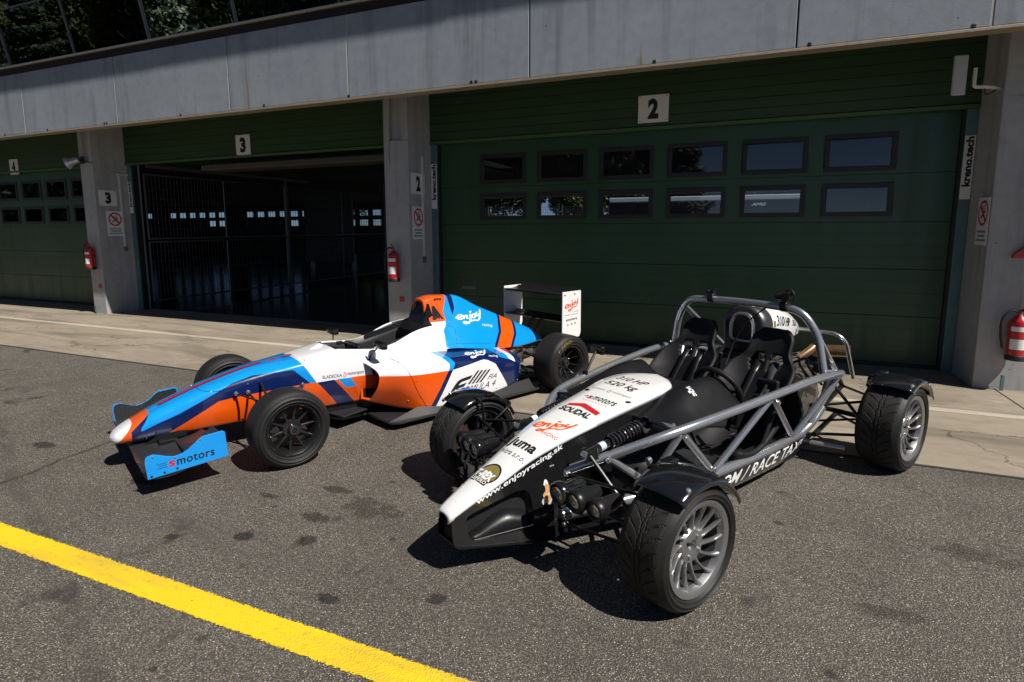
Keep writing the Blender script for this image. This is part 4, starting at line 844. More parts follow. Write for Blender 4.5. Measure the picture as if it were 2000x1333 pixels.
# wheels and suspension
for x, yo, r, w, dish, dg in ((0, .8025, .268, .205, .03, 8), (-2.75, .80, .286, .26, .085, 20)):
    for s in (1, -1): make_wheel('F', r, w, .180, F4, (x, s*yo, r), s < 0, dg, dish)
for s in (1, -1):
    S = lambda x, y, z: (x, s*y, z)
    rod(F4, S(.19, .195, .425), S(.02, .62, .385)); rod(F4, S(-.29, .235, .415), S(.0, .62, .385)); rod(F4, S(.15, .17, .215), S(.01, .64, .165)); rod(F4, S(-.30, .21, .22), S(-.01, .64, .165))
    rod(F4, S(.015, .20, .487), S(.0, .60, .19), .010, 'push_rod', .9); rod(F4, S(.105, .195, .42), S(.10, .62, .34), .009, 'track_rod', .9)
    for x, z in ((.19, .425), (.105, .42), (-.29, .415)): MB().lathe([(0, .016), (.010, .014), (.016, .004), (.017, -.01)], S(x, .205 if x > 0 else .24, z), (0, s, 0), 10).build('rod_end', CM['bolt'], F4)
    MB().span(S(-.03, .60, .13), S(.03, .66, .41)).build('upright', CM['darkalloy'], F4, smooth=0, bevel=.01)
    rod(F4, S(-2.38, .17, .40), S(-2.74, .56, .42)); rod(F4, S(-2.95, .11, .36), S(-2.76, .56, .42)); rod(F4, S(-2.36, .19, .16), S(-2.74, .58, .16)); rod(F4, S(-2.95, .11, .18), S(-2.76, .58, .16)); rod(F4, S(-2.55, .17, .43), S(-2.74, .54, .2), .010, 'push_rod', .9); rod(F4, S(-2.75, .1, .29), S(-2.75, .58, .29), .016, 'drive_shaft', 1)
    MB().span(S(-2.79, .55, .13), S(-2.71, .61, .45)).build('upright', CM['darkalloy'], F4, smooth=0, bevel=.01)
# printed marks
bvb = bvh_of(BODY); bvp = bvh_of(PODL); bve = bvh_of(EC)
ENJOY = [[(-.08, .46), (.04, .50), (.17, .58), (.16, .71), (.05, .73), (-.04, .58), (-.01, .40), (.11, .34), (.24, .44)], [(.27, .66), (.28, .42)], [(.28, .52), (.36, .66), (.43, .64), (.43, .45), (.47, .42)], [(.60, .74), (.60, .50), (.57, .20), (.44, .12), (.30, .16), (.26, .06), (.36, .0), (.52, .06)], ([(.585, .93), (.60, .94), (.615, .93)], .11), [(.78, .74), (.69, .66), (.70, .52), (.79, .48), (.87, .58), (.84, .72), (.77, .73)], [(.95, .84), (.94, .66), (1.02, .60), (1.10, .70)], [(1.15, .98), (1.13, .70), (1.08, .42), (.96, .28), (.80, .30), (.62, .22), (.50, .14)]]
EJ = strokes2d(ENJOY, .088)
YL = (0, 1, 0)
decal('logo_lettering', EJ, [(-1.80, .1, .724), (-2.136, .1, .664), (-2.20, .1, .806), (-1.842, .1, .821)], CM['w_print'], F4, bve, YL, cuts=1)
decal('logo_lettering', text2d('racing'), [(-2.13, .1, .655), (-2.265, .1, .628), (-2.28, .1, .655), (-2.15, .1, .682)], CM['w_print'], F4, bve, YL)
up = Vector((0, .75, 1))
decal('logo_lettering', EJ, [(-1.63, .565, .48), (-1.86, .575, .44), (-1.99, .40, .478), (-1.73, .40, .502)], CM['w_print'], F4, bvp, up, cuts=1)
decal('logo_lettering', text2d('racing'), [(-1.895, .575, .445), (-2.00, .58, .432), (-2.02, .54, .445), (-1.925, .532, .458)], CM['w_print'], F4, bvp, up)
# series emblem on the pod
FP = [(0, 0), (.17, 0), (.33, .40), (.74, .40), (.83, .60), (.43, .60), (.49, .72), (.58, .78), (.95, .78), (1.04, 1), (.52, 1), (.36, .94), (.27, .78)]
FE_ = (np.array(FP, float), [(0, 1, 2, 12), (2, 3, 4, 5), (2, 5, 6, 12), (6, 11, 12), (6, 7, 10, 11), (7, 8, 9, 10)], 1)
decal('series_emblem', FE_, [(-1.388, .6, .172), (-1.615, .6, .197), (-1.665, .6, .328), (-1.430, .6, .302)], M['ink'], F4, bvp, YL, cuts=2)
for k in range(4):
    x = -1.612-k*.043; decal('series_emblem', rect2d(), [(x, .6, .252-.002*k), (x-.026, .6, .252-.002*k), (x-.140, .6, .358-.004*k), (x-.114, .6, .358-.004*k)], M['ink'], F4, bvp, YL, cuts=2)
decal('series_lettering', text2d('FIA', shear=.3), [(-1.838, .6, .255), (-1.948, .6, .256), (-1.958, .6, .298), (-1.86, .6, .300)], M['ink'], F4, bvp, YL)
decal('series_lettering', text2d('FORMULA 4', shear=.3), [(-1.455, .6, .178), (-1.934, .6, .184), (-1.948, .6, .240), (-1.472, .6, .233)], M['ink'], F4, bvp, YL, cuts=1)
decal('team_lettering', text2d('SLADECKA'), [(-.445, .3, .437), (-.60, .3, .433), (-.60, .3, .458), (-.445, .3, .462)], CM['matt'], F4, bvb, YL); decal('team_lettering', text2d('motorsport'), [(-.648, .3, .428), (-.79, .3, .424), (-.79, .3, .456), (-.648, .3, .460)], CM['matt'], F4, bvb, YL)
rg = [(.5+.5*math.cos(t), .5+.5*math.sin(t)) for t in np.linspace(0, 2*math.pi, 17)]
decal('team_emblem', strokes2d([rg, [(.3, .3), (.5, .7), (.7, .3)], [(.3, 1.25), (.5, 1.1), (.7, 1.25)]], .1, 2), [(-.61, .3, .425), (-.64, .3, .425), (-.64, .3, .468), (-.61, .3, .468)], CM['orange'], F4, bvb, YL)
eY = .6865
decal('sponsor_lettering', text2d('s', bold=.03), [(.735, eY, .176), (.70, eY, .178), (.70, eY, .216), (.735, eY, .214)], CM['redp'], F4, None, YL, off=0); decal('sponsor_lettering', text2d('motors', bold=.02, spacing=1.1), [(.69, eY, .176), (.475, eY, .186), (.475, eY, .233), (.69, eY, .222)], M['ink'], F4, None, YL, off=0)
for k in range(3): decal('sponsor_line', rect2d(), [(.79-.012*(k == 1)+.01, eY, .180+k*.013), (.745, eY, .182+k*.013), (.745, eY, .185+k*.013), (.79-.012*(k == 1)+.01, eY, .183+k*.013)], M['ink'], F4, None, YL, off=0)
rY = .4695
decal('logo_lettering', EJ, [(-3.005, rY, .735), (-3.215, rY, .755), (-3.215, rY, .875), (-3.005, rY, .845)], CM['orange'], F4, None, YL, off=0); decal('logo_lettering', text2d('racing'), [(-3.14, rY, .725), (-3.22, rY, .732), (-3.22, rY, .747), (-3.14, rY, .740)], CM['orange'], F4, None, YL, off=0)
decal('sponsor_lettering', text2d('smotors', bold=.02), [(-3.03, rY, .640), (-3.20, rY, .650), (-3.20, rY, .672), (-3.03, rY, .662)], M['ink'], F4, None, YL, off=0); decal('team_lettering', text2d('SLADECKA motorsport'), [(-3.0, rY, .695), (-3.22, rY, .702), (-3.22, rY, .716), (-3.0, rY, .709)], M['grey_print'], F4, None, YL, off=0)
UPZ = (0, 0, 1)
for y0, y1, mt in ((-.014, .014, 'redp'), (-.028, -.020, 'navy'), (.020, .028, 'navy')):
    for xa_, xb_ in ((.66, -.06), (-.22, -.30)):
        n_ = 14; V_ = np.array([(i/n_, j) for i in range(n_+1) for j in (0, 1)], float); Fq = [(2*i, 2*i+2, 2*i+3, 2*i+1) for i in range(n_)]
        decal('nose_stripe', (V_, Fq, 1), [(xa_, y1, .5), (xb_, y1, .5), (xb_, y0, .5), (xa_, y0, .5)], CM[mt], F4, bvb, UPZ, off=.004)
decal('nose_emblem', strokes2d([[(0, .1), (.3, .6), (.6, .3), (1, .9)], [(0, .7), (.4, .2), (.8, .6), (1, .2)], [(.2, 0), (.5, 1), (.9, .5)]], .14), [(-.09, .028, .5), (-.20, .028, .5), (-.20, -.028, .5), (-.09, -.028, .5)], CM['redp'], F4, bvb, UPZ, off=.0025)
for x_, y_, bv, d_ in ((.30, .10, bvb, UPZ), (.34, -.10, bvb, UPZ)): pass

# panel gaps and fasteners
GAP = CM['matt']
seam('panel_gap', [(-.99, .327, .543), (-1.011, .443, .516), (-1.034, .525, .466), (-1.072, .562, .381), (-1.123, .571, .259), (-1.186, .585, .152), (-1.21, .586, .112)], GAP, F4, bvp, (0, 1, .6))
seam('panel_gap', [(.416, 0, .478), (.401, .105, .467), (.335, .149, .453), (.252, .165, .46), (.149, .178, .474), (.024, .194, .494), (-.103, .212, .511), (-.25, .235, .535)], CM['navy'], F4, bvb, (0, .8, .8))
seam('panel_gap', [(.416, 0, .478), (.401, -.105, .467), (.335, -.149, .453)], CM['navy'], F4, bvb, (0, -.5, .9))
seam('panel_gap', [(-1.702, .191, .715), (-1.765, .211, .691), (-1.758, .251, .649), (-1.715, .324, .577), (-1.729, .338, .563), (-2.072, .32, .514), (-2.35, .26, .47)], CM['navy'], F4, bve, (0, 1, .4))
seam('panel_gap', [(-.295, -.2, .6), (-.29, -.1, .6), (-.285, 0, .61), (-.29, .1, .6), (-.30, .19, .59)], CM['grey_gap'] if 'grey_gap' in CM else GAP, F4, bvb, UPZ, .002)
for x_, y_, z_ in ((-1.114, .58, .364), (-1.213, .59, .144), (-1.062, .489, .182), (-1.021, .451, .516), (-2.25, .6, .18), (-2.25, .6, .36), (-1.65, .6, .13), (-1.95, .6, .15)): stud('fastener', (x_, y_, z_), CM['bolt'], F4, bvp, (0, 1, .3), .006)
for x_, y_, z_ in ((-1.739, .174, .743), (-1.743, .28, .62), (-1.712, .328, .574), (-2.09, .313, .516), (-2.411, .089, .685), (-2.6, .2, .47), (-2.9, .1, .42), (-1.66, .12, .78), (-1.58, .13, .80)): stud('fastener', (x_, y_, z_), CM['bolt'], F4, bve, (0, 1, .3), .006)
for x_, y_, z_ in ((.344, .146, .454), (-.331, .201, .597), (-.245, .227, .554), (.10, .185, .48), (-.36, .22, .60), (.42, -.09, .47), (-.5, .27, .24), (-.7, .28, .24), (-.95, .29, .50)): stud('fastener', (x_, y_, z_), CM['bolt'] if x_ > -.3 else GAP, F4, bvb, (0, .8, .7), .0055)
# raised vent blister on the cockpit surround and side fin below the mirror
MB().loft([[(-.44, -.05, .628), (-.44, .03, .628), (-.45, -.01, .632)], [(-.52, -.055, .64), (-.52, .045, .64), (-.535, -.005, .672)], [(-.56, -.03, .645), (-.56, .02, .645), (-.562, 0, .66)]]).build('vent_blister', CM['white'], F4, smooth=30)
MB().loft([[(-.80, .283, .575), (-.83, .30, .565)], [(-.85, .289, .47), (-.875, .312, .475)], [(-.87, .290, .40), (-.885, .305, .40)]], False, False, False).build('side_fin', CM['navy'], F4, solid=.006)
# hoop window, tow eye and camera bracket on the intake
decal('intake_mark', (np.array([(0, 0), (1, 0), (.35, 1), (.1, 1)], float), [(0, 1, 2, 3)], 1), [(-1.575, .1, .775), (-1.69, .1, .775), (-1.69, .1, .90), (-1.575, .1, .90)], CM['satin'], F4, bve, YL, off=.003, cuts=2)
decal('intake_mark', text2d('F4', shear=.3, bold=.03), [(-1.60, .1, .765), (-1.66, .1, .765), (-1.665, .1, .785), (-1.605, .1, .785)], CM['orange'], F4, bve, YL, off=.0045)
MB().tube(fillet([(-1.63, .085, .93), (-1.63, .10, .965), (-1.70, .10, .965), (-1.70, .085, .93)], .008, 3), .005, 6).build('tow_eye', CM['satin'], F4)

# ------------------------------------------------------------------ open exoskeleton car
AA = R(29.71); OA = (-.897, 2.844, 0)
AT = tag(empty('exoskeleton_car', OA, math.atan2(-math.cos(AA), -math.sin(AA))), 'black and white open two-seat track car with exposed silver tube frame', 'sports car')
TS = CM['tubesil']
def tubeA(name, pts, r, mat=TS, k=None, n=14, par=None): return MB().tube(crom(pts, 8) if k is None else fillet(pts, k, 6), r, n).build(name, mat, par or AT)
# upper and lower rails, diagonals
for s in (1, -1):
    S = lambda x, y, z: (x, s*y, z)
    tubeA('upper_rail', [S(.10, .125, .375), S(-.17, .305, .482), S(-.44, .462, .578), S(-.80, .522, .618), S(-1.2, .568, .656), S(-1.55, .60, .683), S(-1.80, .617, .685), S(-1.98, .60, .665), S(-2.09, .53, .635), S(-2.13, .42, .61)], .0248)
    tubeA('lower_rail', [S(.14, .20, .195), S(-.30, .335, .215), S(-.70, .44, .243), S(-.80, .456, .25), S(-1.2, .465, .25), S(-1.68, .46, .252), S(-1.80, .46, .268), S(-1.93, .47, .325), S(-2.02, .48, .40)], .0275)
    for a, b_ in ((S(-.10, .275, .458), S(-.40, .375, .235)), (S(-.445, .462, .555), S(-.30, .34, .235)), (S(-.465, .468, .555), S(-.775, .45, .265)), (S(-.79, .455, .27), S(-1.16, .56, .635)), (S(-1.19, .56, .635), S(-1.655, .462, .27)), (S(-1.69, .462, .275), S(-1.95, .60, .655)), (S(-1.88, .47, .32), S(-2.06, .55, .62))):
        rod(AT, a, b_, .0195, 'frame_strut', 1, TS)
    for x, y, z in ((-.09, .30, .455), (-.47, .49, .535), (-.77, .478, .285), (-1.21, .585, .61)): MB().lathe([(0, .008), (.010, .008), (.011, 0), (.018, -.001), (.018, -.010)], S(x, y, z), (0, s, 0), 10).build('frame_bolt', CM['bolt'], AT)
    MB().lathe([(.006, .004), (.013, .006), (.020, .002), (.021, -.004)], S(-.02, .252, .452), (.1, s, .35), 16).build('frame_boss', CM['bolt'], AT)
rod(AT, (-.44, -.47, .570), (-.44, .47, .570), .0275, 'cross_bar', 1, TS)
for s in (1, -1): MB().prism([(-.40, .575), (-.485, .575), (-.47, .52), (-.43, .50), (-.405, .52)], (0, s*.245, 0), (1, 0, 0), (0, 0, 1), (0, s*.012, 0)).build('shock_bracket', TS, AT, smooth=0, bevel=.004)
# roll-over hoop and its braces
MB().tube(fillet([(-1.80, -.575, .66), (-1.785, -.525, .93), (-1.755, -.43, 1.085), (-1.75, 0, 1.105), (-1.755, .43, 1.085), (-1.785, .525, .93), (-1.80, .575, .66)], [0, .06, .14, .3, .14, .06, 0], 8), .0245, 16).build('roll_hoop', TS, AT)
for s in (1, -1):
    rod(AT, (-1.78, s*.47, 1.02), (-2.26, s*.42, .66), .020, 'hoop_brace', 1, TS); rod(AT, (-2.26, s*.42, .66), (-2.09, s*.53, .63), .02, 'rear_frame_tube', 1, TS); rod(AT, (-2.26, s*.42, .66), (-2.05, s*.46, .40), .018, 'rear_frame_tube', 1, CM['satin'])
    rod(AT, (-2.26, s*.42, .66), (-2.62, s*.36, .42), .018, 'rear_frame_tube', 1, CM['satin']); rod(AT, (-2.02, s*.48, .40), (-2.62, s*.36, .42), .018, 'rear_frame_tube', 1, CM['satin']); rod(AT, (-2.0, s*.45, .20), (-2.60, s*.34, .20), .018, 'rear_frame_tube', 1, CM['satin'])
tubeA('rear_bar', [(-2.60, -.44, .50), (-2.42, -.44, .80), (-2.40, -.38, .85), (-2.40, .38, .85), (-2.42, .44, .80), (-2.60, .44, .50)], .014, TS, .05)
# nose: white top panel
XS = [.71, .70, .66, .45, .26, .05, -.15, -.4, -.55, -.66, -.74, -.80, -.835, -.85]; WS = [.040, .053, .060, .085, .104, .142, .168, .192, .208, .205, .182, .135, .075, .008]; ZS = [.292, .303, .325, .415, .497, .567, .613, .660, .688, .700, .705, .707, .708, .708]
wh = lambda x: float(pchip(XS, WS, x)[0]); zh_ = lambda x: float(pchip(XS, ZS, x)[0])
rings = []
for x in [.71, .705, .70, .69]+list(np.linspace(.66, -.74, 34))+[-.77, -.80, -.82, -.835, -.845, -.85]:
    w, z = wh(x), zh_(x); rings.append([(x, -w, z-.030), (x, -w-.001, z-.010), (x, -w*.94, z), (x, -w*.6, z+.006), (x, 0, z+.009), (x, w*.6, z+.006), (x, w*.94, z), (x, w+.001, z-.010), (x, w, z-.030)])
NOSE = MB().loft(rings, False, False, False).build('nose_panel', CM['white'], AT, smooth=50, solid=.004)
MB().loft([[(x, -.06, z0), (x, .06, z0), (x, .06, z1), (x, -.06, z1)] for x, z0, z1 in ((.672, .15, .275), (.64, .15, .275))]).build('nose_mouth', CM['matt'], AT, smooth=0)
def ytop(x): return float(pchip(XS, WS, min(.705, x))[0])+.002
def ybot(x): return float(np.interp(x, [.0, .12, .34, .70], [.215, .208, .185, .078]))
ztp = lambda x: zh_(min(.705, x))-.022
def resample(P, n):
    P = [np.array(p, float) for p in P]; P.append(P[0]); d = [0]
    for i in range(len(P)-1): d.append(d[-1]+np.linalg.norm(P[i+1]-P[i]))
    q = np.linspace(0, d[-1], n+1)[:-1]; return np.c_[np.interp(q, d, [p[0] for p in P]), np.interp(q, d, [p[1] for p in P])]
OUT = [(.700, .285), (.55, ztp(.55)), (.40, ztp(.40)), (.26, ztp(.26)), (.05, ztp(.05)), (.055, .40), (.115, .16), (.145, .10), (.19, .078), (.34, .10), (.66, .138), (.688, .15), (.700, .18)]
INN = [(.63, .285), (.50, .318), (.36, .352), (.315, .350), (.29, .322), (.285, .25), (.29, .185), (.33, .168), (.46, .165), (.60, .165), (.625, .185)]
for s in (1, -1):
    def Y(x, z, inn=0):
        zt = ztp(x); zb = .08; t = min(1, max(0, (zt-z)/(zt-zb))); return s*(ytop(x)+(ybot(x)-ytop(x))*t-inn)
    o_ = resample(fillet(OUT, [.0, 0, 0, 0, .004, .02, .03, .03, .02, .03, .02, .02, .01], 3, True), 96); i_ = resample(fillet(INN, .025, 4, True), 96)
    def align(o, i):      # match the loops by direction from the opening's middle
        c = i.mean(0); ao = np.unwrap(np.arctan2(*(o-c).T[::-1])); ai = np.unwrap(np.arctan2(*(i-c).T[::-1])); return c
    c = np.array((.47, .25)); N_ = 96
    def polar(P):
        d = P-c; a = np.arctan2(d[:, 1], d[:, 0]); r_ = np.hypot(d[:, 0], d[:, 1]); k = np.argsort(a); a = a[k]; r_ = r_[k]
        aa = np.linspace(-math.pi, math.pi, N_, endpoint=False); rr = np.interp(aa, np.r_[a-2*math.pi, a, a+2*math.pi], np.r_[r_, r_, r_]); return np.c_[c[0]+rr*np.cos(aa), c[1]+rr*np.sin(aa)]
    po = polar(resample(OUT, 400)); pi_ = polar(resample(fillet(INN, .025, 4, True), 400))
    rg_ = [[(p[0], Y(p[0], p[1]), p[1]) for p in po]]
    for t in (.5, 1.): rg_.append([(po[j][0]*(1-t)+pi_[j][0]*t, Y(po[j][0]*(1-t)+pi_[j][0]*t, po[j][1]*(1-t)+pi_[j][1]*t), po[j][1]*(1-t)+pi_[j][1]*t) for j in range(N_)])
    rg_.append([(p[0], Y(p[0], p[1], .008), c[1]+(p[1]-c[1])*.965) for p in pi_]); rg_.append([(c[0]+(p[0]-c[0])*.93, Y(p[0], p[1], .05), c[1]+(p[1]-c[1])*.92) for p in pi_])
    sd = MB().loft(rg_, True, False, False).build('nose_side', CM['gloss'], AT, smooth=40)
    MB().add([(c[0]+(p[0]-c[0])*.93, Y(p[0], p[1], .05), c[1]+(p[1]-c[1])*.92) for p in pi_], [tuple(range(N_))]).build('duct_back', CM['matt'], sd, smooth=0)
    # curved scoop lying in the opening
    sc_ = []
    for t in np.linspace(0, 1, 14):
        x = .61-.30*t; zt = .18+.085*math.sin(math.pi*min(1, t*1.25)*.55)**1.5*(1 if t < .72 else 1-(t-.72)*1.1); sc_.append([(x, Y(x, .17, .006), .175), (x, Y(x, .2, .022), .175+(zt-.175)*.5), (x, Y(x, .25, .048), zt)])
    MB().loft(sc_, False, False, False).build('duct_scoop', CM['satin'], sd, smooth=60, solid=.004)
    MB().tube([(.60, Y(.60, .172, -.003), .172), (.30, Y(.30, .178, -.003), .180)], .0022, 6).build('duct_edge', CM['tubesil'], sd)
# nose underside, front lip and inner tub
MB().loft([[(x, -ybot(x)+.004, z), (x, ybot(x)-.004, z), (x, ybot(x)-.004, z+.01), (x, -ybot(x)+.004, z+.01)] for x, z in ((.685, .147), (.5, .122), (.34, .102), (.19, .080))]).build('nose_floor', CM['satin'], AT, smooth=0)
MB().loft([[(x, -w, zb), (x, w, zb), (x, w*.98, zt), (x, -w*.98, zt)] for x, w, zb, zt in ((.15, .115, .20, .50), (.0, .145, .20, .55), (-.25, .175, .18, .605), (-.55, .205, .14, .665), (-.80, .17, .14, .68))]).build('inner_tub', CM['satin'], AT, smooth=30, bevel=.01)
# dash cowl with two humps
def cowl(x, y):
    t = min(1, max(0, (-.40-x)/.5)); t = t*t*(3-2*t); h = 0
    for c0 in (-.285, .285): h += math.exp(-((y-c0)/.115)**2)
    e = max(0, abs(y)-.34); return .585+.075*min(1, max(0, (-.38-x)/.28))*(1-min(1, (abs(y)/.46)**3))+.095*t*h-.55*e*e-.02*max(0, -.93-x)*20*max(0, -.93-x)
cg = []
for x in np.linspace(-.40, -1.02, 26):
    hw = .44+.055*min(1, (-.40-x)/.5); xx = x
    cg.append([(xx+.10*(abs(y)/.5)**2*max(0, (-.75-x)/.3)*-.4, y, cowl(x, y)) for y in np.linspace(-hw, hw, 61)])
COWL = MB().loft(cg, False, False, False).build('dash_cowl', CM['satin'], AT, smooth=60, solid=.006)
MB().prism([(-.96, .52), (-1.0, .60), (-1.03, .60), (-1.0, .50)], (0, -.44, 0), (1, 0, 0), (0, 0, 1), (0, .88, 0)).build('dash_roll', CM['matt'], AT, smooth=0, bevel=.01)
for s in (1, -1):
    MB().lathe([(0, .008), (.009, .007), (.010, 0)], (-.46, s*.41, cowl(-.46, .41)+.002), (0, 0, 1), 10).build('panel_bolt', CM['bolt'], AT)
    MB().lathe([(0, .004), (.007, .004), (.012, .001), (.016, .003), (.017, 0)], (-.40, s*.155, zh_(-.40)+.004), (0, 0, 1), 14).build('quarter_turn', CM['matt'], AT)
# steering wheel and column
st = MB(); C0 = Vector((-1.075, .275, .655)); nx = Vector((-.85, 0, .5)).normalized(); u_ = Vector((0, 1, 0)); v_ = nx.cross(u_)
st.tube([C0+(u_*math.cos(t)+v_*math.sin(t))*.145 for t in np.linspace(0, 2*math.pi, 40)[:-1]], .017, 10, True)
for t in (0, math.pi, -math.pi/2): st.tube([C0, C0+(u_*math.cos(t)+v_*math.sin(t))*.14], .012, 8)
st.lathe([(0, .01), (.045, .01), (.05, -.01)], C0, nx, 20); st.build('steering_wheel', CM['matt'], AT)
rod(AT, C0, C0-nx*.35, .018, 'steering_column', 1, CM['satin'])
# seats: one-piece shells with harness slots
def seat(s):
    nb = MB(); nu, nv = 25, 44; idx = {}; V = []
    prof = [(0, .205), (.3, .215), (.52, .235), (.63, .225), (.72, .170), (.78, .146), (.90, .140), (.96, .120), (1.0, .07)]
    def hw(v): return float(pchip([p[0] for p in prof], [p[1] for p in prof], v)[0])
    def pos(u, v):
        y = u*hw(v); L = .74; x = -1.40-.36*v*L/.74; z = .30+.645*v; wing = .13*abs(u)**3*(1-min(1, max(0, (v-.45)/.25)))+.03*abs(u)**3
        return (x+wing-.05*(1-v)**3*0, s*.275+y, z)
    for i in range(nu):
        for j in range(nv): V.append(pos(2*i/(nu-1)-1, j/(nv-1)))
    fs = []
    for i in range(nu-1):
        for j in range(nv-1):
            u = 2*(i+.5)/(nu-1)-1; v = (j+.5)/(nv-1); y = abs(u)*hw(v)
            if .57 < v < .735 and .022 < y < .108-.10*abs(v-.67): continue
            fs.append((i*nv+j, (i+1)*nv+j, (i+1)*nv+j+1, i*nv+j+1))
    nb.add(V, fs); sh = nb.build('seat', CM['matt'], AT, smooth=60, solid=.028, sub=1)
    q = []
    for t in np.linspace(0, 1, 10):
        x = -.98-.44*t; z = .235-.055*math.sin(math.pi*t)+.075*t*t; q.append([(x, s*.275+y, z+.10*abs(y/.21)**3) for y in np.linspace(-.21, .21, 13)])
    MB().loft(q, False, False, False).build('cushion', CM['matt'], sh, smooth=60, solid=.03)
    for k in (-1, 1): MB().loft([[(-1.652, s*.275+k*.058-.024, .735), (-1.652, s*.275+k*.058+.024, .735)], [(-1.575, s*.275+k*.06-.024, .66), (-1.575, s*.275+k*.06+.024, .66)], [(-1.46, s*.275+k*.075-.024, .50), (-1.46, s*.275+k*.075+.024, .50)], [(-1.37, s*.275+k*.06-.024, .34), (-1.37, s*.275+k*.06+.024, .34)]], False, False, False).build('harness_strap', pbr('dark_webbing', (.012, .014, .020), .8) if k == 1 and s == 1 else CM['satin'], sh, solid=.004)
    MB().box((-1.30, s*.275, .30), (.05, .05, .02)).build('harness_buckle', CM['bolt'], sh, smooth=0, bevel=.008)
for s in (1, -1): seat(s)
MB().loft([[(x, -.055, .20), (x, .055, .20), (x, .075, zt), (x, -.075, zt)] for x, zt in ((-.95, .36), (-1.3, .38), (-1.5, .55), (-1.66, .72), (-1.74, .74))]).build('centre_console', CM['satin'], AT, smooth=40, bevel=.02)
# floor pan, side skirts, bulkhead
MB().prism([(.10, .18), (-.3, .30), (-.8, .41), (-1.75, .42), (-1.95, .38), (-1.95, -.38), (-1.75, -.42), (-.8, -.41), (-.3, -.30), (.10, -.18)], (0, 0, .075), (1, 0, 0), (0, 1, 0), (0, 0, .02)).build('floor_pan', CM['satin'], AT, smooth=0)
HULL = None
for s in (1, -1):
    rg_ = []
    for x, zt, zb, yt in ((-.42, .215, .13, .385), (-.55, .225, .095, .415), (-.80, .245, .080, .462), (-1.2, .246, .076, .470), (-1.5, .246, .080, .470), (-1.68, .248, .100, .466), (-1.78, .258, .135, .464), (-1.86, .275, .18, .465), (-1.92, .30, .24, .466)):
        rg_.append([(x, s*(yt-.055), zb), (x, s*(yt-.030), zb+.015*(zt-zb)/.16), (x, s*(yt-.010), zb+(zt-zb)*.35), (x, s*yt, zb+(zt-zb)*.7), (x, s*(yt), zt)])
    h_ = MB().loft(rg_, False, False, False).build('side_skirt', CM['gloss'], AT, smooth=50, solid=.004)
    if s == 1: HULL = h_
    MB().loft([[(x, s*y, .10), (x, s*(y+.01), z)] for x, y, z in ((-.15, .26, .42), (-.5, .37, .46), (-.9, .42, .30), (-1.75, .42, .28))], False, False, False).build('inner_panel', CM['satin'], AT, smooth=40, solid=.004)
MB().prism([(-.40, .10), (.40, .10), (.46, .40), (.40, .60), (-.40, .60), (-.46, .40)], (-1.78, 0, 0), (0, 1, 0), (0, 0, 1), (-.03, 0, 0)).build('bulkhead', CM['matt'], AT, smooth=0)
# pedals box details, gear lever, hand brake, loom
MB().tube([(-1.02, .03, .34), (-1.06, .03, .50)], .008, 8).lathe([(0, .022), (.016, .016), (.02, 0), (.014, -.018), (0, -.02)], (-1.06, .03, .52), (0, 0, 1), 16).build('gear_lever', CM['bolt'], AT)
MB().tube([(-.95, -.02, .36), (-1.12, -.02, .42), (-1.22, -.02, .43)], .011, 8).build('hand_brake', CM['tubesil'], AT)
for k in range(9):
    p0 = Vector((random.uniform(-.25, -.75), random.uniform(.12, .33), random.uniform(.28, .48))); MB().box(p0, (random.uniform(.03, .10), random.uniform(.03, .07), random.uniform(.02, .06)), Matrix.Rotation(random.uniform(-.5, .5), 3, 'Z')).build('bay_fitting', CM['satin'] if k % 3 else CM['engine'], AT, smooth=0, bevel=.006)
for k in range(6):
    a = Vector((-.2, .20+.02*k, .30+.03*k)); MB().tube(crom([a, a+Vector((-.2, .04, .03)), a+Vector((-.42, .02, -.05)), a+Vector((-.7, .08, -.08))], 6), .006, 6).build('hose', CM['matt'], AT)
# coil-over shock on each side of the nose
for s in (1, -1):
    a = Vector((.03, s*.262, .505)); d_ = Vector((-.46, s*.275, .585))-a; L = d_.length; d_.normalize(); e1 = d_.orthogonal().normalized(); e2 = d_.cross(e1)
    sk = MB().tube([a, a+d_*.17], .021, 14).tube([a+d_*.17, a+d_*(L-.03)], .009, 10).lathe([(.0, 0), (.034, 0), (.034, .012), (.02, .014)], a+d_*.155, d_, 20).lathe([(.0, 0), (.034, 0), (.034, .012), (.02, .014)], a+d_*(L-.055), d_, 20).build('shock_absorber', CM['gloss'], AT)
    MB().tube([a+d_*(.17+.215*t)+(e1*math.cos(t*2*math.pi*9)+e2*math.sin(t*2*math.pi*9))*.034 for t in np.linspace(0, 1, 190)], .0058, 7).build('coil_spring', CM['spring'], sk)
    MB().tube([a+d_*.085, a+d_*.12], .0222, 14).build('shock_label', pbr('shock_label', (.45, .55, .60), .4) if s == 1 else CM['white'], sk)
    MB().lathe([(0, .018), (.018, .016), (.02, 0), (.018, -.016), (0, -.018)], a-d_*.015, (0, s, 0), 14).build('shock_eye', CM['bolt'], sk)
    MB().prism([(.07, .49), (.0, .49), (.01, .53), (.045, .53)], (0, s*.235, 0), (1, 0, 0), (0, 0, 1), (0, s*.01, 0)).build('shock_mount', CM['satin'], sk, smooth=0)
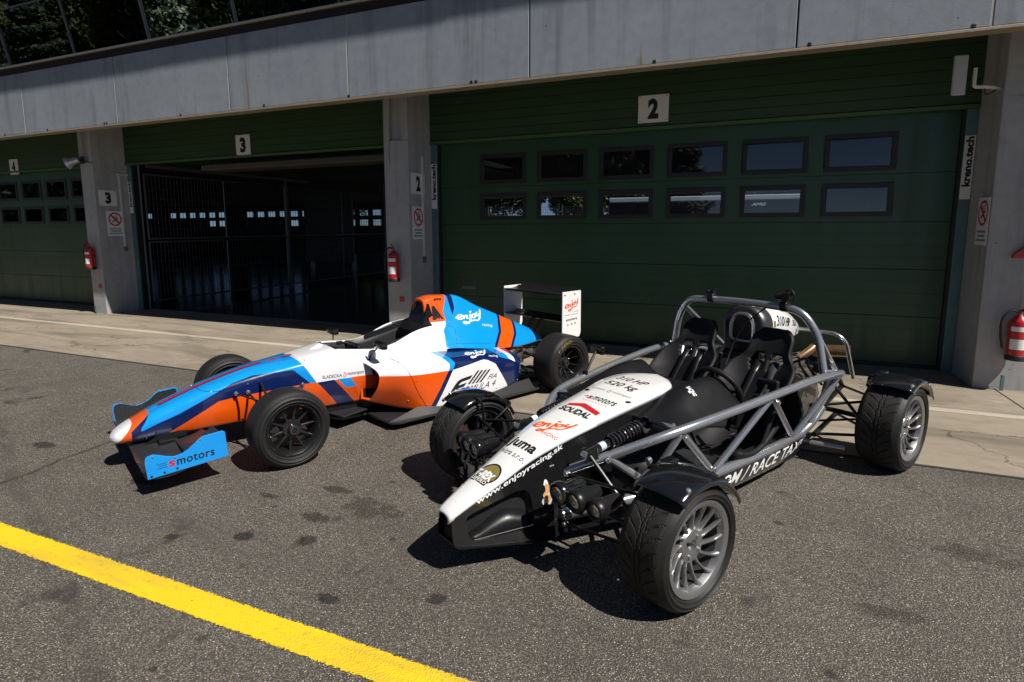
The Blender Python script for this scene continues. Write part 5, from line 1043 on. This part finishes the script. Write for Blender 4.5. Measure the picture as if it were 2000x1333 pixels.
# headlamp clusters
for s in (1, -1):
    rod(AT, (.20, s*.20, .34), (.20, s*.55, .36), .012, 'lamp_bracket', 1, CM['satin'])
    for k, (x, y, z) in enumerate(((.29, .340, .405), (.28, .435, .398), (.25, .535, .388))):
        ax = Vector((1, s*.02, -.06)).normalized(); o_ = Vector((x, s*y, z)); rr = .053 if k < 2 else .050
        lp = MB().lathe([(0, -.15), (rr*.55, -.15), (rr*.72, -.11), (rr*.80, -.05), (rr*.98, -.030), (rr*1.05, -.015), (rr*1.05, .006), (rr*.92, .016), (rr*.70, .017), (rr*.64, .006)], o_, ax, 32).build('headlight', CM['satin'] if k else CM['gloss'], AT, smooth=50)
        MB().lathe([(0, .012), (rr*.35, .0105), (rr*.64, .006)], o_, ax, 24).build('lens', CM['lens'], lp, smooth=60)
        MB().lathe([(rr*.18, .0125), (rr*.26, .0118)], o_, ax, 20).build('reflector_ring', CM['darkalloy'], lp)
        rod(AT, (x-.05, s*y, z-.02), (.20, s*y, .355), .009, 'lamp_stalk', 1, CM['satin'])
# wheels
for x, yo, r, w, rim, dg in ((0, .8915, .281, .205, .206, 12), (-2.345, .912, .297, .228, .214, 30)):
    for s in (1, -1): make_wheel('A', r, w, rim, AT, (x, s*yo, r), s < 0, dg if s > 0 else dg+9, .042)
# suspension
for s in (1, -1):
    S = lambda x, y, z: (x, s*y, z)
    for a, b_, r_ in ((S(.14, .21, .155), S(.01, .70, .165), .013), (S(-.32, .33, .205), S(-.01, .70, .165), .013), (S(.13, .225, .415), S(.0, .69, .415), .012), (S(-.30, .37, .43), S(-.01, .69, .415), .012)): rod(AT, a, b_, r_, 'wishbone', .6, CM['satin'])
    rod(AT, S(.0, .66, .19), S(.03, .285, .50), .010, 'push_rod', 1, CM['rod']); rod(AT, S(.12, .22, .30), S(.10, .70, .30), .009, 'track_rod', 1, CM['rod'])
    MB().span(S(-.035, .68, .14), S(.035, .73, .45)).build('upright', CM['darkalloy'], AT, smooth=0, bevel=.012)
    MB().prism([(.06, .47), (-.03, .47), (-.02, .535), (.04, .52)], (0, s*.275, 0), (1, 0, 0), (0, 0, 1), (0, s*.012, 0)).build('rocker', CM['satin'], AT, smooth=0, bevel=.003)
    for x, z in ((.14, .155), (.13, .415), (-.30, .43)): MB().lathe([(0, .014), (.012, .012), (.014, -.012), (0, -.014)], S(x, .225 if x > 0 else .38, z), (1, 0, 0), 12).build('ball_joint', CM['bolt'], AT)
    for a, b_, r_ in ((S(-2.02, .44, .20), S(-2.33, .71, .19), .014), (S(-2.60, .34, .20), S(-2.36, .71, .19), .014), (S(-2.03, .47, .41), S(-2.33, .70, .44), .013), (S(-2.62, .36, .42), S(-2.36, .70, .44), .013), (S(-2.10, .42, .27), S(-2.42, .72, .30), .011)): rod(AT, a, b_, r_, 'wishbone', .7, CM['satin'])
    rod(AT, S(-2.345, .20, .30), S(-2.345, .72, .297), .018, 'drive_shaft', 1, CM['satin']); rod(AT, S(-2.34, .66, .22), S(-2.20, .40, .60), .011, 'push_rod', 1, CM['rod'])
    MB().span(S(-2.385, .69, .15), S(-2.305, .74, .48)).build('upright', CM['darkalloy'], AT, smooth=0, bevel=.012)
    # mudguards and their stays
    for xc, zc, rr, y0, y1, a0, a1 in ((0, .281, .305, .665, .918, 57, 152), (-2.345, .297, .322, .675, .945, 60, 150)):
        rg_ = []; rr = .288 if (s < 0 and xc == 0) else rr
        for t in np.radians(np.linspace(a0, a1, 30)):
            P = lambda y, dr: (xc+(rr+dr)*math.cos(t), s*y, zc+(rr+dr)*math.sin(t)); e = .010*(1-min(1, abs(math.degrees(t)-a0)/8))
            rg_.append([P(y0, -.020), P(y0+.004, -.002), P(y0+.03, .010), P((y0+y1)/2, .018), P(y1-.03, .010), P(y1-.004, -.002), P(y1, -.022)])
        mg = MB().loft(rg_, False, False, False).build('mudguard', CM['gloss'], AT, smooth=60, solid=.005)
        MB().tube(fillet([(xc, s*.66, zc+.10), (xc+.03, s*.64, zc+.26), (xc+.05, s*.66, zc+rr+.006), (xc+.05, s*.74, zc+rr+.002)], .04, 4), .009, 8).build('stay', CM['satin'], mg)
        MB().tube(fillet([(xc, s*.66, zc+.08), (xc-.14, s*.64, zc+.18), (xc-.22, s*.66, zc+rr*.74), (xc-.215, s*.74, zc+rr*.745)], .04, 4), .009, 8).build('stay', CM['satin'], mg)
        for t in (70, 128): MB().lathe([(0, .010), (.009, .008), (.012, 0)], (xc+(rr+.008)*math.cos(R(t)), s*(y1-.02), zc+(rr+.008)*math.sin(R(t))), (math.cos(R(t)), s*.3, math.sin(R(t))), 10).build('stud', CM['bolt'], mg)
        MB().box((xc+(rr+.02)*math.cos(R(100)), s*(y0+.02), zc+(rr+.012)*math.sin(R(100))), (.07, .05, .014)).build('clip', CM['gloss'], mg, smooth=0, bevel=.005)
# air scoop over the engine
def arow(x, w, z0, z1): return [(x, w*math.cos(t)*(1 if abs(math.cos(t)) > .0 else 1), (z0+(z1-w-z0)*0 if math.sin(t) < 0 else z1-w)+ (w*math.sin(t) if math.sin(t) >= 0 else 0)) for t in np.linspace(-.0001, math.pi+.0001, 17)]
def arch(x, w, z0, z1): return [(x, w*.94, z0)]+[(x, w*math.cos(t), z1-w*.92+w*.92*math.sin(t)) for t in np.linspace(0, math.pi, 17)]+[(x, -w*.94, z0)]
SCP = MB().loft([arch(x, w, z0, z1) for x, w, z0, z1 in ((-1.92, .152, .78, 1.065), (-2.1, .148, .80, 1.055), (-2.3, .12, .80, 1.0), (-2.45, .085, .80, .925), (-2.55, .045, .80, .865), (-2.57, .02, .81, .84))]).build('air_scoop', CM['white'], AT, smooth=50)
MB().loft([arch(x, w, z0, z1) for x, w, z0, z1 in ((-1.80, .140, .745, 1.050), (-1.815, .157, .735, 1.068), (-1.86, .160, .735, 1.072), (-1.925, .156, .75, 1.070))]).build('scoop_collar', CM['darkalloy'], SCP, smooth=50)
MB().loft([arch(-1.800, .138, .66, 1.048), arch(-1.81, .138, .66, 1.048)]).build('scoop_face', CM['matt'], SCP, smooth=0)
gp = fillet([(.085, .815), (.085, .94), (.05, 1.01), (-.05, 1.01), (-.085, .94), (-.085, .815)], .035, 4, True)
MB().tube([(-1.795, p[0], p[1]) for p in gp], .0125, 8, True).build('grille_frame', CM['bolt'], SCP)
mh = MB()
for y in np.arange(-.075, .08, .0125): mh.tube([(-1.796, y, .82), (-1.796, y, 1.0-max(0, abs(y)-.045)*1.2)], .0013, 4, caps=False)
for z in np.arange(.83, 1.0, .0125): mh.tube([(-1.795, -.08+max(0, z-.955)*.6, z), (-1.795, .08-max(0, z-.955)*.6, z)], .0013, 4, caps=False)
tag(mh.build('grille_mesh', CM['darkalloy'], SCP), kind='stuff')
# engine and exhaust
MB().span((-2.45, -.28, .18), (-1.85, .26, .58)).build('engine_block', CM['engine'], AT, smooth=0, bevel=.03)
MB().span((-2.36, -.24, .58), (-1.98, -.04, .70)).span((-2.36, .02, .58), (-1.95, .20, .66)).build('cylinder_head', CM['engine'], AT, smooth=0, bevel=.02)
MB().loft([[(-2.62, .20*math.cos(t), .32+.17*math.sin(t)) for t in np.linspace(0, 2*math.pi, 15)[:-1]], [(-2.35, .23*math.cos(t), .34+.2*math.sin(t)) for t in np.linspace(0, 2*math.pi, 15)[:-1]]]).build('gearbox', CM['engine'], AT, smooth=50)
tubeA('exhaust', [(-2.2, .14, .60), (-2.34, .22, .70), (-2.42, .24, .74), (-2.48, .22, .66)], .028, CM['exhaust'])
MB().tube([(-2.60, .16, .665), (-2.66, .38, .685)], .045, 18).build('silencer', CM['exhaust'], AT)
for k in range(14):
    a = Vector((random.uniform(-2.45, -1.95), random.uniform(-.34, .36), random.uniform(.25, .66))); MB().box(a, (random.uniform(.04, .10), random.uniform(.03, .08), random.uniform(.03, .08)), Matrix.Rotation(random.uniform(0, 2), 3, 'X')).build('engine_fitting', CM['engine'] if k % 2 else CM['satin'], AT, smooth=0, bevel=.006)
for k in range(5):
    a = Vector((-1.95, .05+.06*k, .68)); MB().tube(crom([a, a+Vector((-.10, .05, .03)), a+Vector((-.22, .02, -.06)), a+Vector((-.35, .06, -.2))], 6), .009, 7).build('hose', CM['matt'], AT)
rod(AT, (-2.0, .40, .135), (-2.08, .62, .135), .017, 'tow_bar', 1, CM['tubesil']); rod(AT, (-1.9, .30, .135), (-2.0, .42, .135), .017, 'tow_bar', 1, CM['satin'])
# mirrors on the rails
for s, x, y, z, bx_, by in ((-1, -.90, .55, .775, -.74, .515), (1, -1.235, .50, .700, -1.12, .50)):
    mr = MB().box((x, s*y, z), (.035, .125, .058), Matrix.Rotation(R(8*s), 3, 'Z')).build('mirror', CM['satin'], AT, smooth=0, bevel=.010, seg=3)
    MB().box((x-.0185, s*y, z), (.002, .112, .046), Matrix.Rotation(R(8*s), 3, 'Z')).build('mirror_glass', CM['mirror'], mr, smooth=0)
    MB().tube([(bx_, s*by, .625), (bx_+(x-bx_)*.45, s*(by+.01), .625+(z-.625)*.6), (x+.015, s*y, z-.005)], .009, 8).lathe([(0, .02), (.02, .016), (.021, -.012), (0, -.016)], (bx_, s*by, .640), (0, 0, 1), 12).build('mirror_stem', CM['satin'], mr)
# camera clamps on the hoop
for y, z, big in ((-.225, 1.122, 0), (.315, 1.115, 1)):
    q = MB().tube([(-1.752, y-.022, z-.016), (-1.752, y+.022, z-.016)], .036, 14); q.box((-1.75, y, z+.025), (.03, .04, .035))
    if big:
        q.box((-1.75, y+.01, z+.055), (.045, .05, .04)); q.lathe([(0, .02), (.016, .018), (.02, 0), (.016, -.02), (0, -.022)], (-1.74, y-.04, z+.045), (0, 1, 0), 12); q.lathe([(0, .02), (.014, .018), (.018, 0), (0, -.02)], (-1.76, y+.045, z+.07), (1, 0, 0), 12); q.tube(crom([(-1.75, y, z+.08), (-1.75, y+.03, z+.10), (-1.75, y+.06, z+.06), (-1.75, y+.055, z+.01)], 5), .006, 6)
    else: q.tube([(-1.75, y-.03, z+.02), (-1.75, y+.03, z+.05)], .008, 8); q.lathe([(0, .014), (.012, .012), (.014, -.012), (0, -.014)], (-1.73, y-.02, z+.03), (0, 1, 0), 10)
    q.build('camera_clamp', CM['satin'], AT, smooth=30, bevel=.003)
MB().tube(crom([(-1.745, .20, 1.085), (-1.70, .10, .98), (-1.66, .03, .84), (-1.60, .02, .72), (-1.45, .06, .60), (-1.25, .12, .52)], 8), .005, 6).build('cable', CM['matt'], AT)
hx = [Vector((-1.42, .05, .60))+Vector((-.1*t, .02*t, -.17*t))+Vector((math.cos(t*80)*.011, math.sin(t*80)*.011, 0)) for t in np.linspace(0, 1, 120)]
MB().tube(hx, .003, 5).build('coiled_cable', CM['matt'], AT)
# printed marks on the white panel, read from the front of the car
bvn = bvh_of(NOSE)
def hood(shape, xb, xt, y0, y1, mat, name='sponsor_lettering', sk=0., cuts=1): decal(name, shape, [(xb, y0, .5), (xb-sk, y1, .5), (xt-sk, y1, .5), (xt, y0, .5)], mat, AT, bvn, UPZ, off=.0035, cuts=cuts)
INK = M['ink']
hood(text2d('310 HP', shear=.2, bold=.01), -.610, -.672, -.130, .090, INK); hood(text2d('520 kg', shear=.2, bold=.01), -.500, -.572, -.135, .10, INK)
hood(text2d('SLADECKA'), -.430, -.447, -.155, -.05, M['grey_print'], 'team_lettering'); hood(text2d('motorsport'), -.427, -.449, 0, .14, M['grey_print'], 'team_lettering'); hood(strokes2d([rg], .16, 2), -.423, -.453, -.035, -.008, CM['yellowp'], 'team_emblem')
hood(text2d('s', bold=.03), -.305, -.341, -.075, -.045, CM['redp']); hood(text2d('motors', bold=.02, spacing=1.1), -.305, -.357, -.038, .125, INK); hood(rect2d(), -.321, -.325, -.105, -.082, INK); hood(rect2d(), -.331, -.335, -.098, -.080, INK); hood(text2d('MOTORSPORTS', spacing=1.5), -.279, -.286, -.08, .10, M['grey_print'])
hood(text2d('SOUDAL', bold=.045), -.118, -.172, -.112, .112, INK)
RF = [(0, .15), (.36, .5), (1, .12), (1, .55), (.36, 1), (0, .5)]; hood((np.array(RF, float), [(0, 1, 4, 5), (1, 2, 3, 4)], 1), -.165, -.245, -.108, .125, CM['redp'], 'sponsor_emblem', cuts=3)
decal('logo_lettering', EJ, [(.138, -.090, .5), (.062, .098, .5), (-.055, .120, .5), (.012, -.112, .5)], CM['orange'], AT, bvn, UPZ, off=.0035, cuts=1); hood(text2d('RACING'), .112, .088, .0, .122, CM['orange'], 'logo_lettering')
hood(text2d('juma', bold=.035), .272, .190, -.092, .096, INK); hood(text2d('nitra s.r.o.', shear=.1), .312, .283, -.082, .098, INK)
ov = [(.5+.5*math.cos(t), .5+.5*math.sin(t)) for t in np.linspace(0, 2*math.pi, 33)[:-1]]; OV = (np.array(ov), [tuple(range(32))], 1)
hood(OV, .512, .385, -.066, .072, INK, 'sponsor_emblem', cuts=0)
def hood2(shape, xb, xt, y0, y1, mat, name='sponsor_emblem'): decal(name, shape, [(xb, y0, .5), (xb, y1, .5), (xt, y1, .5), (xt, y0, .5)], mat, AT, bvn, UPZ, off=.0048, cuts=0)
hood2(OV, .502, .395, -.052, .064, CM['olive']); decal('sponsor_lettering', text2d('T-REX', bold=.05), [(.486, -.070, .5), (.486, .056, .5), (.440, .056, .5), (.440, -.070, .5)], CM['w_print'], AT, bvn, UPZ, off=.006); decal('sponsor_emblem', rect2d(), [(.512, -.062, .5), (.512, .052, .5), (.487, .052, .5), (.487, -.062, .5)], INK, AT, bvn, UPZ, off=.0054); decal('sponsor_lettering', text2d('LEPIDLO', bold=.02), [(.509, -.058, .5), (.509, .048, .5), (.490, .048, .5), (.490, -.058, .5)], CM['w_print'], AT, bvn, UPZ, off=.0066)
# web address along the nose side, sticker, skirt lettering, scoop lettering, cowl mark
for s in (1, -1):
    y_ = lambda x, z: s*(ytop(x)+(ybot(x)-ytop(x))*min(1, max(0, (ztp(x)-z)/(ztp(x)-.08)))+.0035)
    L_ = [(.575, .322), (.085, .505), (.085, .540), (.575, .357)]
    if s == -1: L_ = [L_[1], L_[0], L_[3], L_[2]]
    decal('web_lettering', text2d('www.enjoyracing.sk', bold=.015), [(x, y_(x, z), z) for x, z in L_], CM['w_print'], AT, None, (0, s, 0), off=0.002)
pin = [(([(.45, .95), (.5, .8), (.48, .6)]), .16), (([(.5, .62), (.30, .42), (.62, .30)]), .16), (([(.62, .32), (.40, .18), (.42, .05)]), .1)]
yS = lambda x, z: ytop(x)+(ybot(x)-ytop(x))*min(1, max(0, (ztp(x)-z)/(ztp(x)-.08)))+.004
def stick(shape, x0, x1, z0, z1, mat, e=0): decal('figure_sticker', shape, [(x0, yS(x0, z0)+e, z0), (x1, yS(x1, z0)+e, z0), (x1, yS(x1, z1)+e, z1), (x0, yS(x0, z1)+e, z1)], mat, AT, None, (0, 1, 0), off=0)
stick(strokes2d([([(.4, .9), (.45, .7), (.4, .5)], .3), ([(.0, .2), (.3, .3), (.55, .42)], .22), ([(.5, .1), (.7, .3), (.95, .5)], .16)], .2), .235, .155, .250, .375, pbr('grey_sticker', (.42, .42, .41), .5))
stick(strokes2d(pin, .12), .225, .170, .255, .365, CM['skin'], .001); stick(strokes2d([[(.2, .2), (.5, .9), (.8, .3)]], .3), .215, .190, .350, .378, CM['w_print'], .0015)
bvs = bvh_of(HULL)
decal('skirt_lettering', text2d('ATOM / RACE TAXI', shear=.22, bold=.012), [(-.66, .47, .118), (-1.80, .47, .150), (-1.815, .47, .222), (-.68, .47, .205)], CM['w_print'], AT, bvs, YL, off=.004, cuts=1)
bvc = bvh_of(SCP)
decal('scoop_lettering', text2d('310 HP', shear=.2, bold=.01), [(-1.99, .1, .905), (-2.22, .1, .88), (-2.22, .1, .945), (-2.0, .1, .985)], INK, AT, bvc, (0, 1, .3), off=.003, cuts=3)
decal('scoop_lettering', text2d('520', shear=.2, bold=.01), [(-2.27, .1, .885), (-2.36, .1, .87), (-2.36, .1, .91), (-2.27, .1, .93)], INK, AT, bvc, (0, 1, .3), off=.003); decal('scoop_mark', rect2d(), [(-1.945, .1, .90), (-1.975, .1, .90), (-1.975, .1, .945), (-1.945, .1, .945)], CM['olive'], AT, bvc, (0, 1, .3), off=.003)
bvw = bvh_of(COWL)
decal('cowl_mark', text2d('RACING', bold=.03), [(-.735, .285, .7), (-.722, .345, .7), (-.748, .352, .7), (-.761, .292, .7)], CM['w_print'], AT, bvw, UPZ, off=.006); decal('cowl_mark', rect2d(), [(-.718, .31, .7), (-.715, .325, .7), (-.728, .328, .7), (-.731, .313, .7)], CM['w_print'], AT, bvw, UPZ, off=.006)

# ------------------------------------------------------------------ beyond the lane and behind the garages
def crown_mesh(kind, h, w, n, seed):
    r_ = random.Random(seed); b_ = MB(); 
    for i in range(n):
        t = r_.random()**.8
        if kind == 'fir':
            z = h*(.12+.88*t); rad = w*(1-t)*(.55+.45*((t*9) % 1))+.12; a = r_.uniform(0, 6.283); q = rad*math.sqrt(r_.random())
            c = Vector((q*math.cos(a), q*math.sin(a), z-.25*q)); s = r_.uniform(.16, .36)
        else:
            k = i % 14; rr = random.Random(seed*31+k); c0 = Vector((rr.uniform(-.6, .6)*w, rr.uniform(-.6, .6)*w, h*(.42+.42*rr.random()))); ra = w*(.32+.22*rr.random())
            d = Vector((r_.gauss(0, 1), r_.gauss(0, 1), r_.gauss(0, 1))).normalized(); c = c0+d*ra*r_.random()**.35; s = r_.uniform(.12, .28)
        u = Vector((r_.gauss(0, 1), r_.gauss(0, 1), r_.gauss(0, 1))).normalized()*s; v = u.orthogonal().normalized()*s*.6
        b_.add([c-u, c-v*.8, c+u, c+v], [(0, 1, 2, 3)])
    return b_
def m_leaf(name, c0, c1):
    g = NG(name); return g.out(g.mix(g.ramp(g.noise(1.2, 3), .35, .65), c0, c1), .6)
LF = [m_leaf('fir_needles', (.012, .028, .012), (.03, .055, .018)), m_leaf('broad_leaves', (.03, .06, .014), (.08, .11, .025))]
BARK = pbr('bark', (.06, .045, .03), .9, bump=.4)
def tree(kind, h, w, seed, n):
    o = empty('fir_tree' if kind == 'fir' else 'broadleaf_tree'); MB().tube([(0, 0, -.1), (.05, 0, h*.4), (0, .05, h*.85)], [w*.07, w*.05, w*.015], 8).build('trunk', BARK, o); crown_mesh(kind, h, w, n, seed).build('crown', LF[0 if kind == 'fir' else 1], o, smooth=0, weld=False); return o
tp = [tree('fir', 16, 3.4, 1, 11000), tree('fir', 13, 3.0, 2, 9000), tree('broad', 9.5, 3.4, 3, 12000)]
def plant(k, x, y, s, rz, first):
    o = first if first else clone(tp[k]); o.location = (x, y, 0); o.scale = (s, s, s*random.uniform(.9, 1.1)); o.rotation_euler = (0, 0, rz); return o
used = set()
def put(k, x, y, s, label, group):
    o = plant(k, x, y, s, random.uniform(0, 6), None if k in used else tp[k]); used.add(k); tag(o, label, 'tree', group); return o
G1 = ('dark fir reflected in the glazing, growing across the lane', 'trees across the lane'); G2 = ('leafy green tree across the lane, seen only as a reflection', 'leafy trees across the lane')
x = -112.0; i = 0
while x < -3:
    k = random.choice((0, 0, 1, 2)); put(k, x, random.uniform(-36, -27), random.uniform(.85, 1.12), *(G2 if k == 2 else G1)); x += random.uniform(2.3, 3.6)
x = -130.0
while x < -6:
    put(random.choice((0, 1)), x, random.uniform(-52, -44), random.uniform(1.15, 1.4), 'tall dark fir in the back row across the lane', 'back row of firs across the lane'); x += random.uniform(2.8, 4.2)
x = -44.0
while x < 8:
    put(2, x, random.uniform(58, 66), random.uniform(.9, 1.2), 'leafy tree behind the paddock, glimpsed through the garage windows', 'trees behind the paddock'); x += random.uniform(4.5, 6.5)
# transporter parked behind the garages
TK = tag(empty('race_transporter', (.6, 41, 0)), 'black race transporter glimpsed through the lower garage windows', 'truck')
bk = pbr('trailer_black', (.008, .008, .009), .25, coat=.6)
MB().span((-9.8, 0, 1.0), (3.6, 2.5, 3.28)).build('trailer', bk, TK, smooth=0, bevel=.05); MB().span((-9.8, .1, 3.28), (3.6, 2.4, 3.62)).build('trailer_roof', pbr('trailer_roof', (.42, .44, .46), .4), TK, smooth=0, bevel=.06)
MB().loft([[(x, .05, z0), (x, 2.45, z0), (x, 2.45, z1), (x, .05, z1)] for x, z0, z1 in ((4.3, .6, 3.3), (5.6, .6, 3.2), (6.3, .6, 2.2))]).build('cab', bk, TK, smooth=0, bevel=.08)
for x in (-8.4, -7.3, -6.2, 4.9): MB().lathe([(.2, 0), (.45, 0), (.5, .06), (.5, .24), (.45, .3), (.2, .3)], (x, -.02, .5), (0, 1, 0), 24).build('wheel', CM['tyre'], TK)
decal('trailer_lettering', text2d('AMG', shear=.35, bold=.03), [(-.55, -.012, 2.92), (.35, -.012, 2.92), (.35, -.012, 3.10), (-.55, -.012, 3.10)], M['white'], TK, None, (0, -1, 0), off=0); decal('trailer_stripe', rect2d(), [(.3, -.012, 2.22), (2.4, -.012, 2.22), (2.4, -.012, 2.34), (.3, -.012, 2.34)], CM['redp'], TK, None, (0, -1, 0), off=0)
def parked(x, y, c, lb):
    o = tag(empty('parked_van', (x, y, 0), 0), lb, 'van'); m_ = pbr('van_paint', c, .3, coat=.7)
    MB().loft([[(a, -.9*k, .35), (a, .9*k, .35), (a, .88*k, zt), (a, -.88*k, zt)] for a, zt, k in ((-2.2, 1.9, .97), (-1.9, 2.15, 1), (.9, 2.15, 1), (1.5, 1.25, 1), (2.2, 1.05, .95))]).build('body', m_, o, smooth=30, bevel=.05)
    MB().loft([[(a, -.91, z0), (a, .91, z0), (a, .90, z1), (a, -.90, z1)] for a, z0, z1 in ((-1.7, 1.3, 1.85), (.6, 1.3, 1.85), (1.05, 1.3, 1.6))]).build('side_glass', CM['gloss'], o, smooth=0)
    for a in (-1.4, 1.4):
        for s in (-1, 1): MB().lathe([(.15, 0), (.3, 0), (.32, .03), (.32, .18), (.3, .2), (.15, .2)], (a, s*.85-.1, .32), (0, 1, 0), 20).build('wheel', CM['tyre'], o)
parked(-4.4, 34.0, (.02, .10, .34), 'blue van behind the garages, glimpsed through the windows'); parked(-1.9, 36.5, (.6, .6, .58), 'white van behind the garages, in front of the black transporter')
# welded mesh fence behind the paddock
FE = tag(empty('mesh_fence', (-6, 52, 0)), 'tall welded mesh fence behind the paddock, seen through the left garage windows', 'fence')
for i in range(-16, 5): MB().tube([(i*2.5, 0, 0), (i*2.5, 0, 3.6)], .04, 6).build('post', M['steel'], FE)
k = MB()
for x_ in np.arange(-40, 10, .22): k.tube([(x_, 0, .1), (x_, 0, 3.5)], .012, 3, caps=False)
for z_ in np.arange(.2, 3.6, .25): k.tube([(-40, 0, z_), (10, 0, z_)], .012, 3, caps=False)
tag(k.build('wire_infill', M['steel'], FE), kind='stuff')
